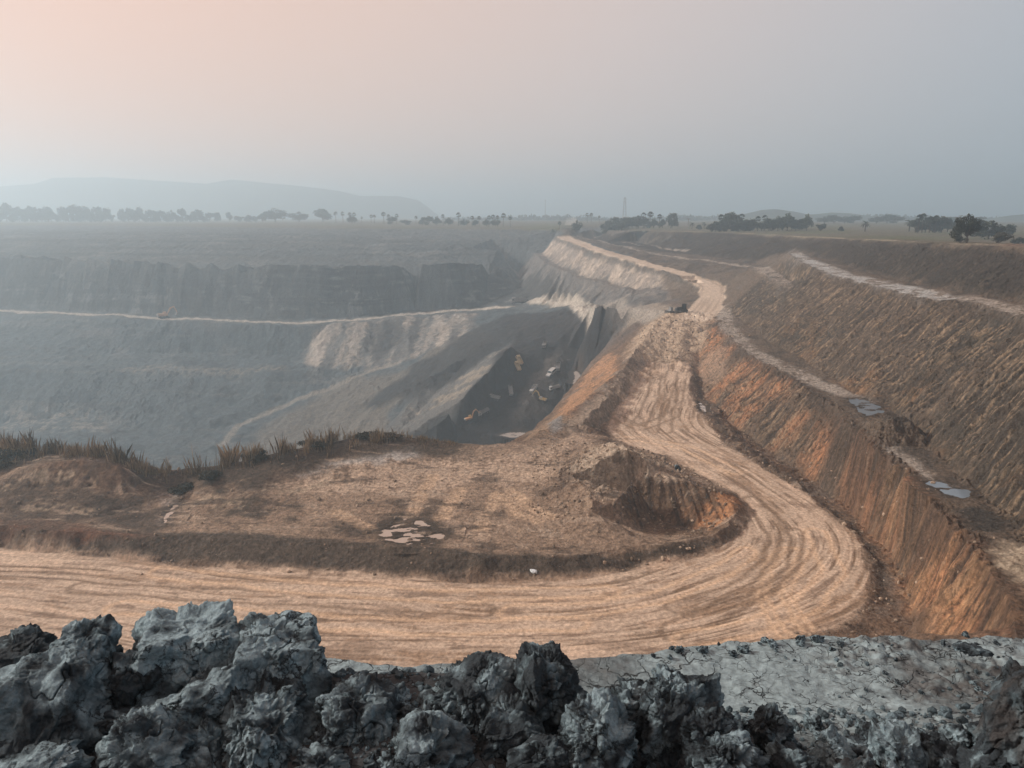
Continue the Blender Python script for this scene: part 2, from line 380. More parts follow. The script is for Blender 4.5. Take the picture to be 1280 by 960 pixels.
POOLS = {   # outlines in survey pixels
 'silty': [((466, 667), (484, 661), (497, 655), (506, 647), (520, 645), (528, 654), (556, 662), (554, 671), (540, 680), (508, 682), (476, 674))],
 'bench': [((1062, 500), (1072, 498), (1086, 501), (1097, 507), (1105, 516), (1097, 521), (1083, 523), (1074, 514))],
 'bench2': [((1160, 604), (1172, 602), (1190, 608), (1208, 612), (1216, 620), (1200, 622), (1180, 617))],
 'ditch': [((872, 504), (876, 503), (880, 508), (884, 515), (879, 515), (874, 510))],
 'coal': [((717, 465), (722, 463), (726, 470), (724, 474), (720, 480), (714, 479), (719, 473))],
 'coalfront': [((624, 544), (634, 541), (650, 540), (660, 542), (654, 546), (640, 547))],
 'gully': [((204, 650), (213, 637), (220, 629), (222, 631), (216, 641), (207, 653))],
}
POOLZ = {}
for k, v in POOLS.items():
    hs = [hit(*q) for q in v[0]]
    z = float(np.median([h[2] for h in hs]))
    POOLS[k] = [at(u, w, z)[:2] for u, w in v[0]]; POOLZ[k] = z

# ------------------------------------------------------------------ full relief: base lines warped + roughness
TRK = {}
def relief(X, Y, want=False):
    r = np.hypot(X, Y)
    near = 1 - sstep(7, 14, r); far = sstep(170, 280, r); midw = (1 - near) * (1 - far)
    wx = midw * (0.85 * fbm(X / 7, Y / 7, 3, 3) + 0.3 * pn(X / 1.6, Y / 1.6, 5)) + far * (2.6 * fbm(X / 38, Y / 38, 4, 9) + 1.0 * pn(X / 7, Y / 7, 21))
    wy = midw * (0.85 * fbm(X / 7 + 31, Y / 7, 3, 4) + 0.3 * pn(X / 1.6 + 9, Y / 1.6, 6)) + far * (2.6 * fbm(X / 38 + 31, Y / 38, 4, 10) + 1.0 * pn(X / 7 + 9, Y / 7, 22))
    calm = 1 - 0.75 * far * np.maximum(1 - sstep(6, 22, np.abs(pcoord(X, Y, up_c, 30)[0])), 1 - sstep(5, 16, np.abs(pcoord(X, Y, TRACK, 24)[0])))
    wx = wx * calm; wy = wy * calm
    nwx = near * 0.10 * fbm(X / 0.7, Y / 0.7, 4, 43); nwy = near * 0.14 * fbm(X / 0.7 + 30, Y / 0.7, 4, 44)
    Xw = X + wx + nwx; Yw = Y + wy + nwy
    Z = tin_height(Xw, Yw)
    sl = samp(RSL, Xw, Yw)
    road = pmask(X, Y, ROAD_POLY, 0.8, 0.7, 8, 2)
    uroad = pmask(X, Y, UP_POLY, 0.6, 0.4, 8, 3)
    rd = np.maximum(road, uroad)
    right = pmask(X, Y, RIGHT_POLY, 1.5)
    plat = pmask(X, Y, PLATEAU, 1.0, 0.8) * (1 - rd)
    rough = pmask(X, Y, ROUGH, 2, 1.5)
    steep = sstep(0.28, 0.6, sl)
    plain = sstep(-9.6, -8.6, Z) * (r > 150)
    # soil roughness
    lump = fbm(X / 3.1, Y / 3.1, 5, 60, 0.55)
    n = midw * (1 - 0.93 * rd) * (1 - 0.6 * plat) * (0.30 * lump + 0.05 * pn(X / 0.35, Y / 0.35, 66))
    n += midw * plat * (0.12 * np.abs(fbm(X / 2.2, Y / 2.2, 4, 70)) - 0.08)
    n += pmask(X, Y, MOUND, 2.0) * 0.9 * (np.abs(fbm(X / 2.6, Y / 2.6, 4, 77)) - 0.1)
    n += rough * (0.9 * np.abs(fbm(X / 3.0, Y / 5.0, 4, 75)) - 0.15)
    n += far * (1 - plain * 0.85) * (1 - uroad) * (1.3 * fbm(X / 22, Y / 22, 5, 80, 0.55) + 0.35 * pn(X / 3, Y / 3, 88))
    n += near * (r > 3) * (0.05 * fbm(X / 0.9, Y / 0.9, 4, 90) + 0.012 * fbm(X / 0.14, Y / 0.14, 3, 94))
    heap = near * (sstep(3.1, 3.7, Y) * (1 - sstep(4.35, 4.95, Y)) * (0.10 + 0.42 * (1 - sstep(-0.6, 1.2, X)))) * (r > 2.5)
    n += heap
    # crumbled clods at the right end of the clay ledge
    rub = near * sstep(1.9, 2.9, X + 0.5 * fbm(X / 0.8, Y / 0.8, 3, 97)) * sstep(4.0, 4.3, r) * (0.35 + 0.65 * sstep(-0.1, 0.25, fbm(X / 0.7 + 4, Y / 0.45, 3, 99)))
    n += rub * 0.07 * np.abs(fbm(X / 0.16, Y / 0.16, 3, 101))
    # bucket-teeth grooves down the right-hand cuts
    D, S, _ = pcoord(X, Y, STRIKE)
    sw = S + 0.5 * lump + 0.9 * pn(X / 6, Y / 6, 109)
    g1 = pn(sw / 0.5, D / 4.5, 110); g2 = pn(sw / 0.24, D / 2.4, 112); g3 = pn(sw / 1.9, D / 5, 114)
    ga = sstep(-0.35, 0.35, fbm(X / 9, Y / 9, 3, 116)); g1 = g1 * (0.35 + 0.9 * ga); g2 = g2 * (1.15 - 0.6 * ga)
    cut = right * steep * midw
    fade = 1 - 0.45 * sstep(90, 170, r)
    n += cut * (0.17 * g1 + 0.09 * g2 + 0.26 * g3 + 1.0 * (np.abs(fbm(X / 1.5, Y / 1.5, 4, 117, 0.6)) - 0.15)) * fade
    # gullied faces beyond
    gl = pn(X / 5.0 + 1.6 * lump, Y / 26, 120) * (0.3 + sstep(-0.3, 0.3, fbm(X / 40, Y / 40, 2, 121)))
    n += far * steep * (1 - plain) * 0.55 * gl
    # wheel ruts
    DC, SC, _ = pcoord(X, Y, CENTER, 30)
    rut = np.zeros(X.shape)
    ok = DC < 1e8
    d = DC[ok] + 1.3 * pn(SC[ok] / 17, DC[ok] / 9, 130)
    rut[ok] = (pn(d / 0.6, SC[ok] / 34, 131) * 0.6 + pn(d / 0.26, SC[ok] / 15, 132) * 0.45) * (0.25 + 1.0 * sstep(-0.3, 0.35, fbm(X[ok] / 6, Y[ok] / 6, 3, 133)))
    n += road * midw * 0.075 * rut
    DU, SU, _ = pcoord(X, Y, up_c, 12)
    # scraped pocket grooves
    pocket = pmask(X, Y, POCKET, 0.8)
    n += pocket * 0.30 * pn((X * 0.95 + Y * 0.2) / 0.5, Z / 6, 141) * steep
    Z = Z + n
    for k, p in POOLS.items():
        m = pmask(X, Y, p, 0.5, 0.25, 1.2, 150)
        rim_ = pmask(X, Y, p, 2.4) * (1 - m)
        Z = np.where(rim_ > 0.02, np.maximum(Z, POOLZ[k] + 0.07 * (1 - m)), Z)
        Z = lerp(Z, POOLZ[k] + (0.0 if k == 'silty' else -0.05) + 0.26 * fbm(X / 2.2, Y / 1.1, 4, 151, 0.55), m)
    if not want: return Z
    return Z, dict(r=r, near=near, far=far, midw=midw, sl=sl, road=road, uroad=uroad, right=right, plat=plat, rough=rough, steep=steep, plain=plain, lump=lump,
                   rub=rub, D=D, S=S, g1=g1, g2=g2, g3=g3, cut=cut, gl=gl, rut=rut, DC=DC, SC=SC, DU=DU, SU=SU, pocket=pocket, Xw=Xw, Yw=Yw)
STRIKE = [p[:2] for p in pl((700, 296, -10), (860, 330, -15), (930, 400, -21), (1000, 450, -21), (1080, 490, -21), (1150, 560, -21), (1230, 640, -21), (1300, 740, -21))] + [(26, 36)]
MOUND = hpoly((690, 590), (745, 560), (775, 552), (815, 572), (845, 585), (800, 590), (780, 622), (720, 640))
POCKET = hpoly((792, 586), (850, 598), (925, 622), (930, 640), (895, 668), (850, 668), (780, 640))

TRACK = [((a[0] + b[0]) / 2, (a[1] + b[1]) / 2) for a, b in zip(bench_lo, bench_hi)]
def ground_z(x, y):
    return float(relief(np.array([float(x)]), np.array([float(y)]))[0])

# ------------------------------------------------------------------ fan of survey columns: fine where the pit is looked into, coarse behind
NA, NR = 1180, 1560
az_f = np.linspace(R(-38.5), R(38.5), NA)
az_c = np.concatenate([R(38.5) + (np.linspace(0, 1, 46)[1:] ** 1.7) * R(141.5)])
az = np.concatenate([-az_c[::-1][1:], az_f, az_c])
r_d = np.geomspace(0.5, 5200, 2600)
coarse = np.linspace(-38.5, 38.5, 150)
A2, R2 = np.meshgrid(R(1) * coarse, r_d, indexing='ij')
zc = tin_height((np.sin(A2) * R2).ravel(), (np.cos(A2) * R2).ravel()).reshape(A2.shape)
psi = np.arctan2(zc, R2)
vis = psi >= np.maximum.accumulate(psi, axis=1) - 0.004
dpsi = np.abs(np.diff(psi, axis=1)); ds = np.hypot(np.diff(R2, axis=1), np.diff(zc, axis=1)) / np.hypot(R2, zc)[:, 1:]
met = (dpsi * 1.0 + 0.07 * ds) * np.where(vis[:, 1:], 1, 0.22)
met[:, r_d[1:] < 3.6] *= 0.08
met += 0.012 * np.diff(np.log(r_d))[None, :]
# blur across columns so neighbours stay in step
k = np.hanning(13); k /= k.sum()
met = np.apply_along_axis(lambda c: np.convolve(np.pad(c, 6, mode='edge'), k, 'valid'), 0, met)
cum = np.concatenate([np.zeros((len(coarse), 1)), np.cumsum(met, axis=1)], axis=1); cum /= cum[:, -1:]
rows_c = np.array([np.interp(np.linspace(0, 1, NR), cum[i], np.log(r_d)) for i in range(len(coarse))])
azd = np.clip(np.degrees(az), -38.5, 38.5)
fi = np.interp(azd, coarse, np.arange(len(coarse))); i0 = np.minimum(fi.astype(int), len(coarse) - 2); ft = (fi - i0)[:, None]
RR = np.exp(rows_c[i0] * (1 - ft) + rows_c[i0 + 1] * ft)
GX = (np.sin(az)[:, None] * RR); GY = (np.cos(az)[:, None] * RR)
X = GX.ravel(); Y = GY.ravel()
Z, M = relief(X, Y, True)

# ------------------------------------------------------------------ ground colours (soil tones, with some painted shade and haze)
C = np.zeros((len(X), 3))
def put(col, m):
    global C
    m = np.clip(m, 0, 1)[:, None]
    C = C * (1 - m) + np.array(col)[None, :] * m
r = M['r']; lump = M['lump']; midw = M['midw']; far = M['far']; near = M['near']; steep = M['steep']
nA = fbm(X / 2.2, Y / 2.2, 4, 200, 0.6); nB = fbm(X / 11, Y / 11, 4, 210, 0.6); nC = fbm(X / 45, Y / 45, 4, 220, 0.6); nF = pn(X / 0.5, Y / 0.5, 230)
pos = lambda n, a=0.0, b=0.35: sstep(a, b, n)
DIRT = (0.155, 0.105, 0.074); DARK = (0.062, 0.046, 0.037); TAN = (0.40, 0.31, 0.238); OCHRE = (0.40, 0.19, 0.085); GREYB = (0.17, 0.145, 0.125); PALE = (0.47, 0.39, 0.32)
C[:] = DIRT
put(DARK, midw * pos(nA + 0.5 * nB, 0.0, 0.5) * 0.8)
put(GREYB, midw * pos(-nB, 0.05, 0.4) * 0.7)
# far pit
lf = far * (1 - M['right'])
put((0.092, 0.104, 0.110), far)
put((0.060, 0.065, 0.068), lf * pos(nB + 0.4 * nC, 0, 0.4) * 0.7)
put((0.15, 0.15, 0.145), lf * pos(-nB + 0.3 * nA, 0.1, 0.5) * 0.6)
face2 = [p[:2] for p in bench_hi] + [p[:2] for p in reversed(crest2)]
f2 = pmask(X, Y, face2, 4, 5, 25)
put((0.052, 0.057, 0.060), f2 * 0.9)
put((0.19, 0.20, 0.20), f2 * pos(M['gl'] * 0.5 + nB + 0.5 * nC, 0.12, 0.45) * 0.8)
put((0.20, 0.21, 0.21), f2 * pos(fbm(X / 13, Z / 4 + Y / 60, 4, 226, 0.6), 0.15, 0.42) * 0.65); put((0.022, 0.024, 0.026), f2 * pos(fbm(X / 9 + 5, Z / 3 + Y / 60, 4, 227, 0.6), 0.15, 0.42) * 0.65)
st = pn(Z / 1.3 + nC * 2, X / 140, 225); put((0.03, 0.032, 0.034), f2 * pos(st, 0.1, 0.4) * 0.6)
put((0.03, 0.03, 0.03), lmask(X, Y, crest2, 6, 3, 4, 20) * 0.6 * pos(nB, -0.4, 0.1))
upz = pmask(X, Y, [p[:2] for p in crest2] + [at(690, 288, -8.4)[:2], at(-300, 279, -8)[:2]], 4, 4, 30)
put((0.078, 0.088, 0.094), upz * 0.8); put((0.15, 0.15, 0.145), upz * pos(nB + nC, 0.25, 0.6) * 0.5)
for zb, ww in ((-9.8, .35), (-12.4, .5), (-15.0, .45), (-18.2, .6), (-21.0, .5)): put((0.036, 0.04, 0.042), upz * np.exp(-((Z - zb - 1.1 * nC - 0.5 * nB) / ww) ** 2) * pos(nC + nB, -0.5, 0.1) * 0.8)
put((0.17, 0.175, 0.17), upz * pos(fbm(X / 30, Y / 12, 4, 241, 0.6), 0.1, 0.35) * 0.6); put((0.045, 0.05, 0.053), upz * pos(fbm(X / 26 + 7, Y / 12, 4, 243, 0.6), 0.12, 0.4) * 0.6)
for k in range(3): put((0.07, 0.07, 0.068), upz * pos(pn(X / 300, Y / 9, 240 + k), 0.35, 0.6) * 0.5)
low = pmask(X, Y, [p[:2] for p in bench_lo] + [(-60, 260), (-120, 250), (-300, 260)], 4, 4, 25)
put((0.075, 0.096, 0.108), low * 0.9)  # bluish tint put into the soil colour to carry the pit's teal haze
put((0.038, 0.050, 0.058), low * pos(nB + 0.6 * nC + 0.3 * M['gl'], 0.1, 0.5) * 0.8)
put((0.14, 0.155, 0.16), low * pos(M['gl'] + nA * 0.6, 0.45, 0.8) * 0.4)
put((0.13, 0.135, 0.135), low * pos(-st + 0.5 * nB, 0.3, 0.6) * 0.5)
GL2 = pn(X / 4.5 + 0.8 * lump, Y / 45, 128)
put((0.16, 0.165, 0.165), low * pos(fbm(X / 24, Y / 14, 5, 245, 0.6), 0.12, 0.4) * 0.55); put((0.035, 0.044, 0.05), low * pos(fbm(X / 18 + 9, Y / 12, 5, 247, 0.6), 0.12, 0.4) * 0.6)
gul = pmask(X, Y, hpoly((400, 408), (500, 396), (590, 390), (600, 405), (560, 432), (500, 452), (430, 462), (385, 450), (378, 420)), 3, 5, 20)
put((0.15, 0.14, 0.13), gul * 0.6); put((0.40, 0.355, 0.305), gul * pos(GL2 + 0.5 * nA + 0.3 * nB, -0.35, 0.75) * 0.85); put((0.07, 0.07, 0.07), gul * pos(-GL2 + 0.5 * nB, 0.3, 0.6) * 0.8)
put((0.05, 0.05, 0.05), pmask(X, Y, hpoly((455, 402), (500, 399), (496, 425), (468, 448), (458, 440)), 3, 4, 15) * 0.7)
spoil = pmask(X, Y, hpoly((300, 560), (330, 530), (430, 480), (520, 455), (600, 410), (625, 425), (540, 478), (480, 515), (420, 560)), 3, 4, 20)
put((0.15, 0.135, 0.115), spoil * 0.8); put((0.1, 0.095, 0.09), spoil * pos(nB, 0.1, 0.5) * 0.5)
nose = pmask(X, Y, hpoly((430, 560), (500, 510), (560, 470), (610, 445), (640, 428), (648, 436), (612, 480), (575, 520), (530, 550)), 2, 3, 14)
put((0.135, 0.135, 0.13), nose * 0.85); put((0.27, 0.235, 0.19), nose * pos(pn((X + Y) / 5, (X - Y) / 40, 250) + nA * 0.5, 0.15, 0.5) * 0.8)
seam = pmask(X, Y, SEAM, 3, 4, 16)
put((0.032, 0.034, 0.036), seam * 0.92)
coal = pmask(X, Y, COAL, 2.0, 1.6, 9)
put((0.017, 0.018, 0.0195), coal * 0.98)
put((0.05, 0.047, 0.044), coal * pos(nB + 0.4 * nA, 0.15, 0.5) * 0.55)
put((0.024, 0.025, 0.027), pmask(X, Y, hpoly((636, 396), (660, 390), (690, 389), (735, 392), (772, 401), (792, 410), (766, 436), (748, 452), (715, 448), (660, 424)), 2, 2.5, 10) * (Y > 216) * 0.9)
# coal haul lanes
lane = [hit(*q) for q in ((700, 398), (728, 412), (715, 430), (700, 445), (694, 465), (682, 485), (668, 505), (650, 520))]
put((0.10, 0.088, 0.078), lmask(X, Y, lane, 3.2, 1.5, 1.5) * 0.35)
put((0.12, 0.11, 0.10), lmask(X, Y, [hit(*q) for q in ((690, 455), (672, 478), (655, 500))], 2.2, 1.2, 1.0) * 0.5)
put((0.2, 0.2, 0.2), coal * pos(fbm(X / 3, Y / 3, 3, 260), 0.42, 0.5) * 0.55 * (X > 14))
# head wall below the upper road
xy = lambda l: [p[:2] for p in l]
hw = pmask(X, Y, xy(up_l[3:]) + xy(reversed(HEAD_FOOT)) + [(50, 222)], 2, 2, 12)
put((0.22, 0.20, 0.18), hw * 0.9)
hw1 = pmask(X, Y, xy(up_l[3:]) + xy(reversed(HEAD_LEDGE_IN)) + [(55, 228)], 1.2, 2.2, 9)
put((0.24, 0.21, 0.185), hw1 * 0.9); put((0.44, 0.375, 0.31), hw1 * pos(nB + 0.5 * nA + 0.5 * nC + 0.2 * M['gl'], -0.1, 0.3) * 0.85)
hw2 = pmask(X, Y, xy(HEAD_LEDGE) + xy(reversed(HEAD_FOOT)), 1.5, 2.2, 9)
put((0.115, 0.112, 0.11), hw2 * 0.85); put((0.24, 0.22, 0.2), hw2 * pos(M['gl'] + nA + 0.5 * nB, 0.15, 0.6) * 0.7); put((0.065, 0.067, 0.068), hw2 * pos(-nB + 0.4 * nA, 0.12, 0.4) * 0.8)
put((0.10, 0.095, 0.09), pmask(X, Y, xy(HEAD_LEDGE_IN) + xy(reversed(HEAD_LEDGE)), 1.5, 2, 9) * 0.75)
put((0.05, 0.052, 0.052), pmask(X, Y, hpoly((645, 354), (665, 343), (700, 360), (742, 374), (700, 376), (655, 376)), 2, 3, 12) * 0.85)
put((0.024, 0.025, 0.027), pmask(X, Y, hpoly((636, 396), (660, 390), (690, 389), (735, 392), (772, 401), (792, 412), (766, 436), (748, 452), (715, 448), (660, 424)), 2, 2.5, 10) * (Y > 216) * 0.88)
put((0.30, 0.26, 0.215), pmask(X, Y, hpoly((800, 380), (845, 384), (835, 400), (800, 404), (780, 408), (790, 392)), 1.5, 1.5, 8) * 0.8)
put((0.10, 0.094, 0.088), pmask(X, Y, hpoly((755, 392), (800, 391), (818, 400), (790, 428), (762, 428)), 2, 2, 8) * (Y > 212) * 0.8)
put((0.13, 0.135, 0.135), pmask(X, Y, hpoly((862, 354), (870, 362), (864, 376), (845, 376), (850, 362)), 1.5, 1, 8) * 0.7)
# plain
pln = M['plain']
put((0.12, 0.105, 0.075), pln * 0.9); put((0.10, 0.11, 0.055), pln * pos(nC, -0.1, 0.3) * 0.7)
put((0.34, 0.29, 0.22), lmask(X, Y, [(p[0] * 1.03, p[1] * 1.03) for p in rim[2:]], 2.2, 1.0, 1.0) * pos(nC + nB, -0.3, 0.2) * 0.7)
# right-hand cuts
rt = M['right']; S = M['S']; D = M['D']; g1 = M['g1']; g2 = M['g2']; g3 = M['g3']
cutm = rt * steep
put((0.125, 0.098, 0.075), rt * 0.9)
put((0.066, 0.056, 0.047), rt * (1 - steep) * pos(nB + 0.5 * nA, -0.1, 0.3) * 0.8)
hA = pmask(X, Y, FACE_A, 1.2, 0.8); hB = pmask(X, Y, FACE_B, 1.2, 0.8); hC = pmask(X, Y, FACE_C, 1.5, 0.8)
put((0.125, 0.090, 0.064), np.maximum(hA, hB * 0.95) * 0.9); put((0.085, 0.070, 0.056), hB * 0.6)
put((0.062, 0.055, 0.046), hB * pos(nC * 1.2 + nB * 0.5 + 0.15, 0.0, 0.4) * 0.8)
put((0.036, 0.031, 0.026), hC * 0.95)
put((0.045, 0.036, 0.03), hC * pos(nB + 0.6 * g1, 0.0, 0.4) * 0.7 * sstep(40, 60, X) * (1 - 0.5 * sstep(150, 220, Y)))
put((0.10, 0.082, 0.062), hC * pos(g1 + 0.6 * g3, 0.2, 0.7) * 0.55)
ochA = hA * pos(nB + 0.7 * nC + 0.22, -0.1, 0.35)
put((0.45, 0.22, 0.115), ochA * 0.8)
put((0.42, 0.235, 0.12), hB * pos(nB * 0.9 - nC * 0.3, 0.12, 0.42) * (1 - sstep(0, 14, D)) * 0.75)
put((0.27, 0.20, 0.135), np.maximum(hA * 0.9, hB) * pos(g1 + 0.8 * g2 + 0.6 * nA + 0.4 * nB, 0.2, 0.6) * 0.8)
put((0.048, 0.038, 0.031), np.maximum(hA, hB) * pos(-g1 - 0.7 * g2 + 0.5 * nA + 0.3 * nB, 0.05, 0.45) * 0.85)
put((0.10, 0.07, 0.052), hA * pos(-nB + 0.3 * g2, 0.1, 0.4) * 0.6)
put((0.33, 0.235, 0.17), pmask(X, Y, hpoly((868, 440), (905, 430), (912, 450), (905, 475), (892, 485), (876, 470)), 1.2, 1, 5) * 0.7)
put((0.055, 0.042, 0.034), lmask(X, Y, crestA, 1.0, 0.8, 0.8) * 0.7); put((0.06, 0.048, 0.038), lmask(X, Y, crestB[1:], 0.8, 0.6, 0.7) * 0.6)
put((0.42, 0.25, 0.135), hA * pmask(X, Y, hpoly((1090, 640), (1180, 700), (1290, 775), (1290, 800), (1150, 792), (1120, 730)), 2, 2, 5) * pos(g1 + nA + 0.3, -0.1, 0.5) * 0.7)
# paths on the benches
def hl(*q): return [hit(*a) for a in q]
PATHS = [(hl((904, 382), (906, 392), (905, 402), (914, 415), (928, 430), (952, 446), (985, 460), (1020, 478), (1050, 490), (1078, 503)), 1.6),
         (hl((984, 316), (1002, 324), (1025, 332), (1052, 343), (1085, 351), (1120, 359), (1150, 366), (1174, 373)), 2.3),
         (hl((1208, 372), (1235, 378), (1262, 386), (1300, 398)), 1.5), (hl((950, 333), (966, 344), (978, 352), (986, 360)), 2.2),
         (hl((724, 295), (762, 304), (800, 314), (840, 321), (872, 325), (905, 328), (940, 332)), 1.3), (hl((1110, 560), (1130, 575), (1150, 588), (1170, 602), (1195, 612)), 0.8),
         (hl((780, 303), (815, 308), (860, 314)), 1.0), (hl((740, 288), (790, 291), (838, 296)), 1.2)]
pth = np.zeros(len(X))
for q, w in PATHS: pth = np.maximum(pth, lmask(X, Y, q, w, 0.7, 0.5, 4))
put((0.36, 0.32, 0.28), pth * (1 - 0.75 * steep) * pos(nA + 0.3 * nF + 0.8 * nB, -0.5, 0.2) * 0.8)
bp = hl((1240, 690), (1262, 680), (1290, 690), (1290, 725), (1266, 722), (1248, 708))
put((0.40, 0.33, 0.25), pmask(X, Y, [p[:2] for p in bp], 0.8, 0.6, 3) * 0.9)
put((0.04, 0.036, 0.032), pmask(X, Y, hpoly((1205, 640), (1235, 632), (1268, 645), (1262, 660), (1225, 662), (1208, 652)), 1.0, 0.8, 3) * 0.85)
put((0.05, 0.045, 0.04), pmask(X, Y, hpoly((1105, 515), (1120, 512), (1138, 520), (1140, 532), (1120, 534), (1105, 528)), 0.8, 0.6, 3) * 0.7)
put((0.36, 0.375, 0.38), lmask(X, Y, PATHS[1][0], 2.2, 1.0, 0.8, 5) * (1 - 0.8 * steep) * pos(nA + 1.2 * nB, -0.3, 0.15) * 0.8)
# far bench track
put((0.46, 0.42, 0.36), lmask(X, Y, TRACK, 2.2, 0.9, 0.3, 20) * 0.9)
put((0.30, 0.27, 0.235), lmask(X, Y, hl((735, 383), (770, 387), (800, 388), (838, 390)), 2.2, 1, 0.5) * 0.8)
put((0.30, 0.27, 0.23), lmask(X, Y, hl((275, 556), (300, 532), (340, 512), (400, 490), (450, 470), (500, 452)), 1.6, 1.0, 1.0, 12) * 0.6)
put((0.24, 0.215, 0.18), lmask(X, Y, hl((160, 462), (240, 462), (300, 463), (350, 461)), 3, 2, 2.0, 12) * pos(nA, -0.3, 0.3) * 0.6)
put((0.3, 0.28, 0.25), pmask(X, Y, hpoly((0, 505), (60, 510), (130, 525), (130, 545), (0, 540)), 4, 5, 14) * pos(nB + nA, -0.1, 0.4) * 0.6)
# promontory
put((0.37, 0.215, 0.125), pmask(X, Y, hpoly((690, 522), (716, 490), (738, 462), (756, 444), (772, 442), (768, 470), (742, 490), (722, 508), (704, 522)), 1.0, 1.0, 5) * pos(nA + 0.6 * nB, -0.6, 0.15) * 0.9)
put((0.25, 0.18, 0.125), pmask(X, Y, hpoly((650, 552), (668, 538), (690, 520), (706, 522), (690, 545), (665, 556)), 1, 1, 5) * 0.8)
put((0.29, 0.23, 0.18), pmask(X, Y, hpoly((700, 540), (722, 516), (745, 498), (770, 472), (795, 450), (812, 458), (796, 476), (774, 506), (748, 535), (720, 548)), 1, 0.8, 4) * 0.85)
put((0.22, 0.23, 0.235), pmask(X, Y, hpoly((684, 535), (694, 524), (704, 526), (702, 538), (690, 545)), 0.6, 0.6, 2) * 0.7)
put((0.43, 0.335, 0.25), M['rough'] * 0.95); put((0.26, 0.198, 0.15), M['rough'] * pos(lump + 0.3 * nF, 0.1, 0.5) * 0.7)
# plateau inside the bend
pt = M['plat']
put((0.29, 0.212, 0.155), pt * 0.8)
put((0.085, 0.062, 0.048), pt * pos(nB + 0.6 * nA, 0.08, 0.4) * 0.7); put((0.34, 0.25, 0.18), pt * pos(-nB + 0.8 * nA, 0.25, 0.5) * 0.7)
tanp = pmask(X, Y, hpoly((360, 600), (420, 575), (470, 564), (560, 566), (640, 566), (735, 545), (770, 545), (700, 565), (690, 590), (640, 610), (600, 600), (560, 615), (560, 650), (640, 650), (600, 670), (560, 655), (500, 620), (420, 618), (370, 615)), 1.2, 1.2, 6)
put((0.43, 0.325, 0.245), tanp * (1 - M['road']) * pos(nA + 0.3 * nF + 0.5 * nB, -0.55, 0.05) * 0.95); put((0.15, 0.105, 0.075), tanp * pos(-nA - 0.3 * nF, 0.25, 0.55) * 0.5)
put((0.46, 0.44, 0.42), pmask(X, Y, hpoly((470, 566), (505, 558), (530, 562), (525, 570), (480, 575), (400, 590), (380, 592), (400, 582)), 0.9, 0.8, 4) * pos(nA, -0.5, 0.1) * 0.85)
put((0.05, 0.036, 0.028), pmask(X, Y, hpoly((490, 625), (540, 618), (560, 625), (545, 650), (560, 668), (520, 684), (470, 680), (460, 660), (490, 648)), 1.0, 1.0, 4) * 0.75 * pos(nA, -0.5, 0.1))
for q in (((542, 595), (530, 615), (516, 640), (508, 655)), ((575, 612), (562, 630), (552, 648)), ((620, 618), (608, 640), (600, 660)), ((628, 620), (645, 640), (672, 652)), ((640, 612), (660, 632), (690, 646)), ((420, 640), (450, 655), (480, 672))):
    put((0.46, 0.33, 0.23), lmask(X, Y, hl(*q), 0.7, 0.35, 0.2) * pos(nA, -0.8, -0.2) * 0.95)
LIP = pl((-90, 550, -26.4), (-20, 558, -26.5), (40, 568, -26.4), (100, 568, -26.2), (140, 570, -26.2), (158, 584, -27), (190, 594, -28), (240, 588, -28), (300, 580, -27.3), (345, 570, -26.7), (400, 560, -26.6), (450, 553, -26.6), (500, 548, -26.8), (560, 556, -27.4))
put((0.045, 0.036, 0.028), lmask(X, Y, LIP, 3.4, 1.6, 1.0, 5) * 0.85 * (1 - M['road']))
put((0.06, 0.046, 0.036), pmask(X, Y, hpoly((-10, 605), (60, 612), (150, 622), (205, 640), (190, 662), (120, 650), (0, 645)), 1.0, 1.2, 5) * pos(nB + 0.6 * nA, -0.35, 0.1) * 0.85)
put((0.06, 0.048, 0.038), pmask(X, Y, hpoly((240, 605), (300, 588), (350, 590), (330, 605), (380, 640), (440, 648), (460, 665), (380, 668), (280, 662), (230, 650)), 1.0, 1.2, 5) * pos(nB + 0.6 * nA, -0.2, 0.25) * 0.7)
bank = pmask(X, Y, [p[:2] for p in pl((-80, 650, -28.4), (0, 652, -28.4), (150, 660, -28.5), (280, 664, -28.5), (400, 670, -28.5), (500, 680, -28.5), (600, 690, -28.6), (680, 694, -28.8), (770, 688, -29), (850, 680, -29.2), (900, 668, -29.2), (930, 648, -29.6), (941, 640, -30),
             (935, 660, -30), (905, 683, -30), (850, 702, -30), (770, 718, -30), (680, 727, -30), (420, 720, -30), (150, 697, -30), (-100, 676, -30))], 0.6, 0.5, 3)
put((0.070, 0.056, 0.045), bank * 0.93 * (1 - M['road'])); put((0.12, 0.095, 0.075), bank * pos(nA + 0.4 * nF, 0.15, 0.5) * 0.5 * (1 - M['road']))
put((0.17, 0.082, 0.05), pmask(X, Y, hpoly((-20, 648), (60, 648), (150, 664), (190, 670), (120, 678), (0, 672)), 0.8, 0.8, 4) * 0.75)
put((0.085, 0.062, 0.047), pmask(X, Y, hpoly((-20, 575), (60, 585), (170, 580), (230, 610), (210, 665), (-20, 665)), 1.2, 1.5, 5) * pos(nA + nB, -0.7, 0.1) * 0.7)
put((0.15, 0.09, 0.06), pmask(X, Y, hpoly((40, 585), (100, 572), (150, 578), (172, 600), (160, 618), (120, 605), (60, 600)), 0.8, 0.8, 4) * 0.6)
put((0.045, 0.036, 0.03), pmask(X, Y, hpoly((120, 618), (170, 625), (230, 655), (190, 668), (110, 645)), 0.8, 0.8, 4) * 0.7)
put((0.30, 0.25, 0.22), pmask(X, Y, hpoly((200, 615), (226, 612), (222, 635), (200, 658), (192, 655), (205, 632)), 0.5, 0.5, 2) * 0.7)
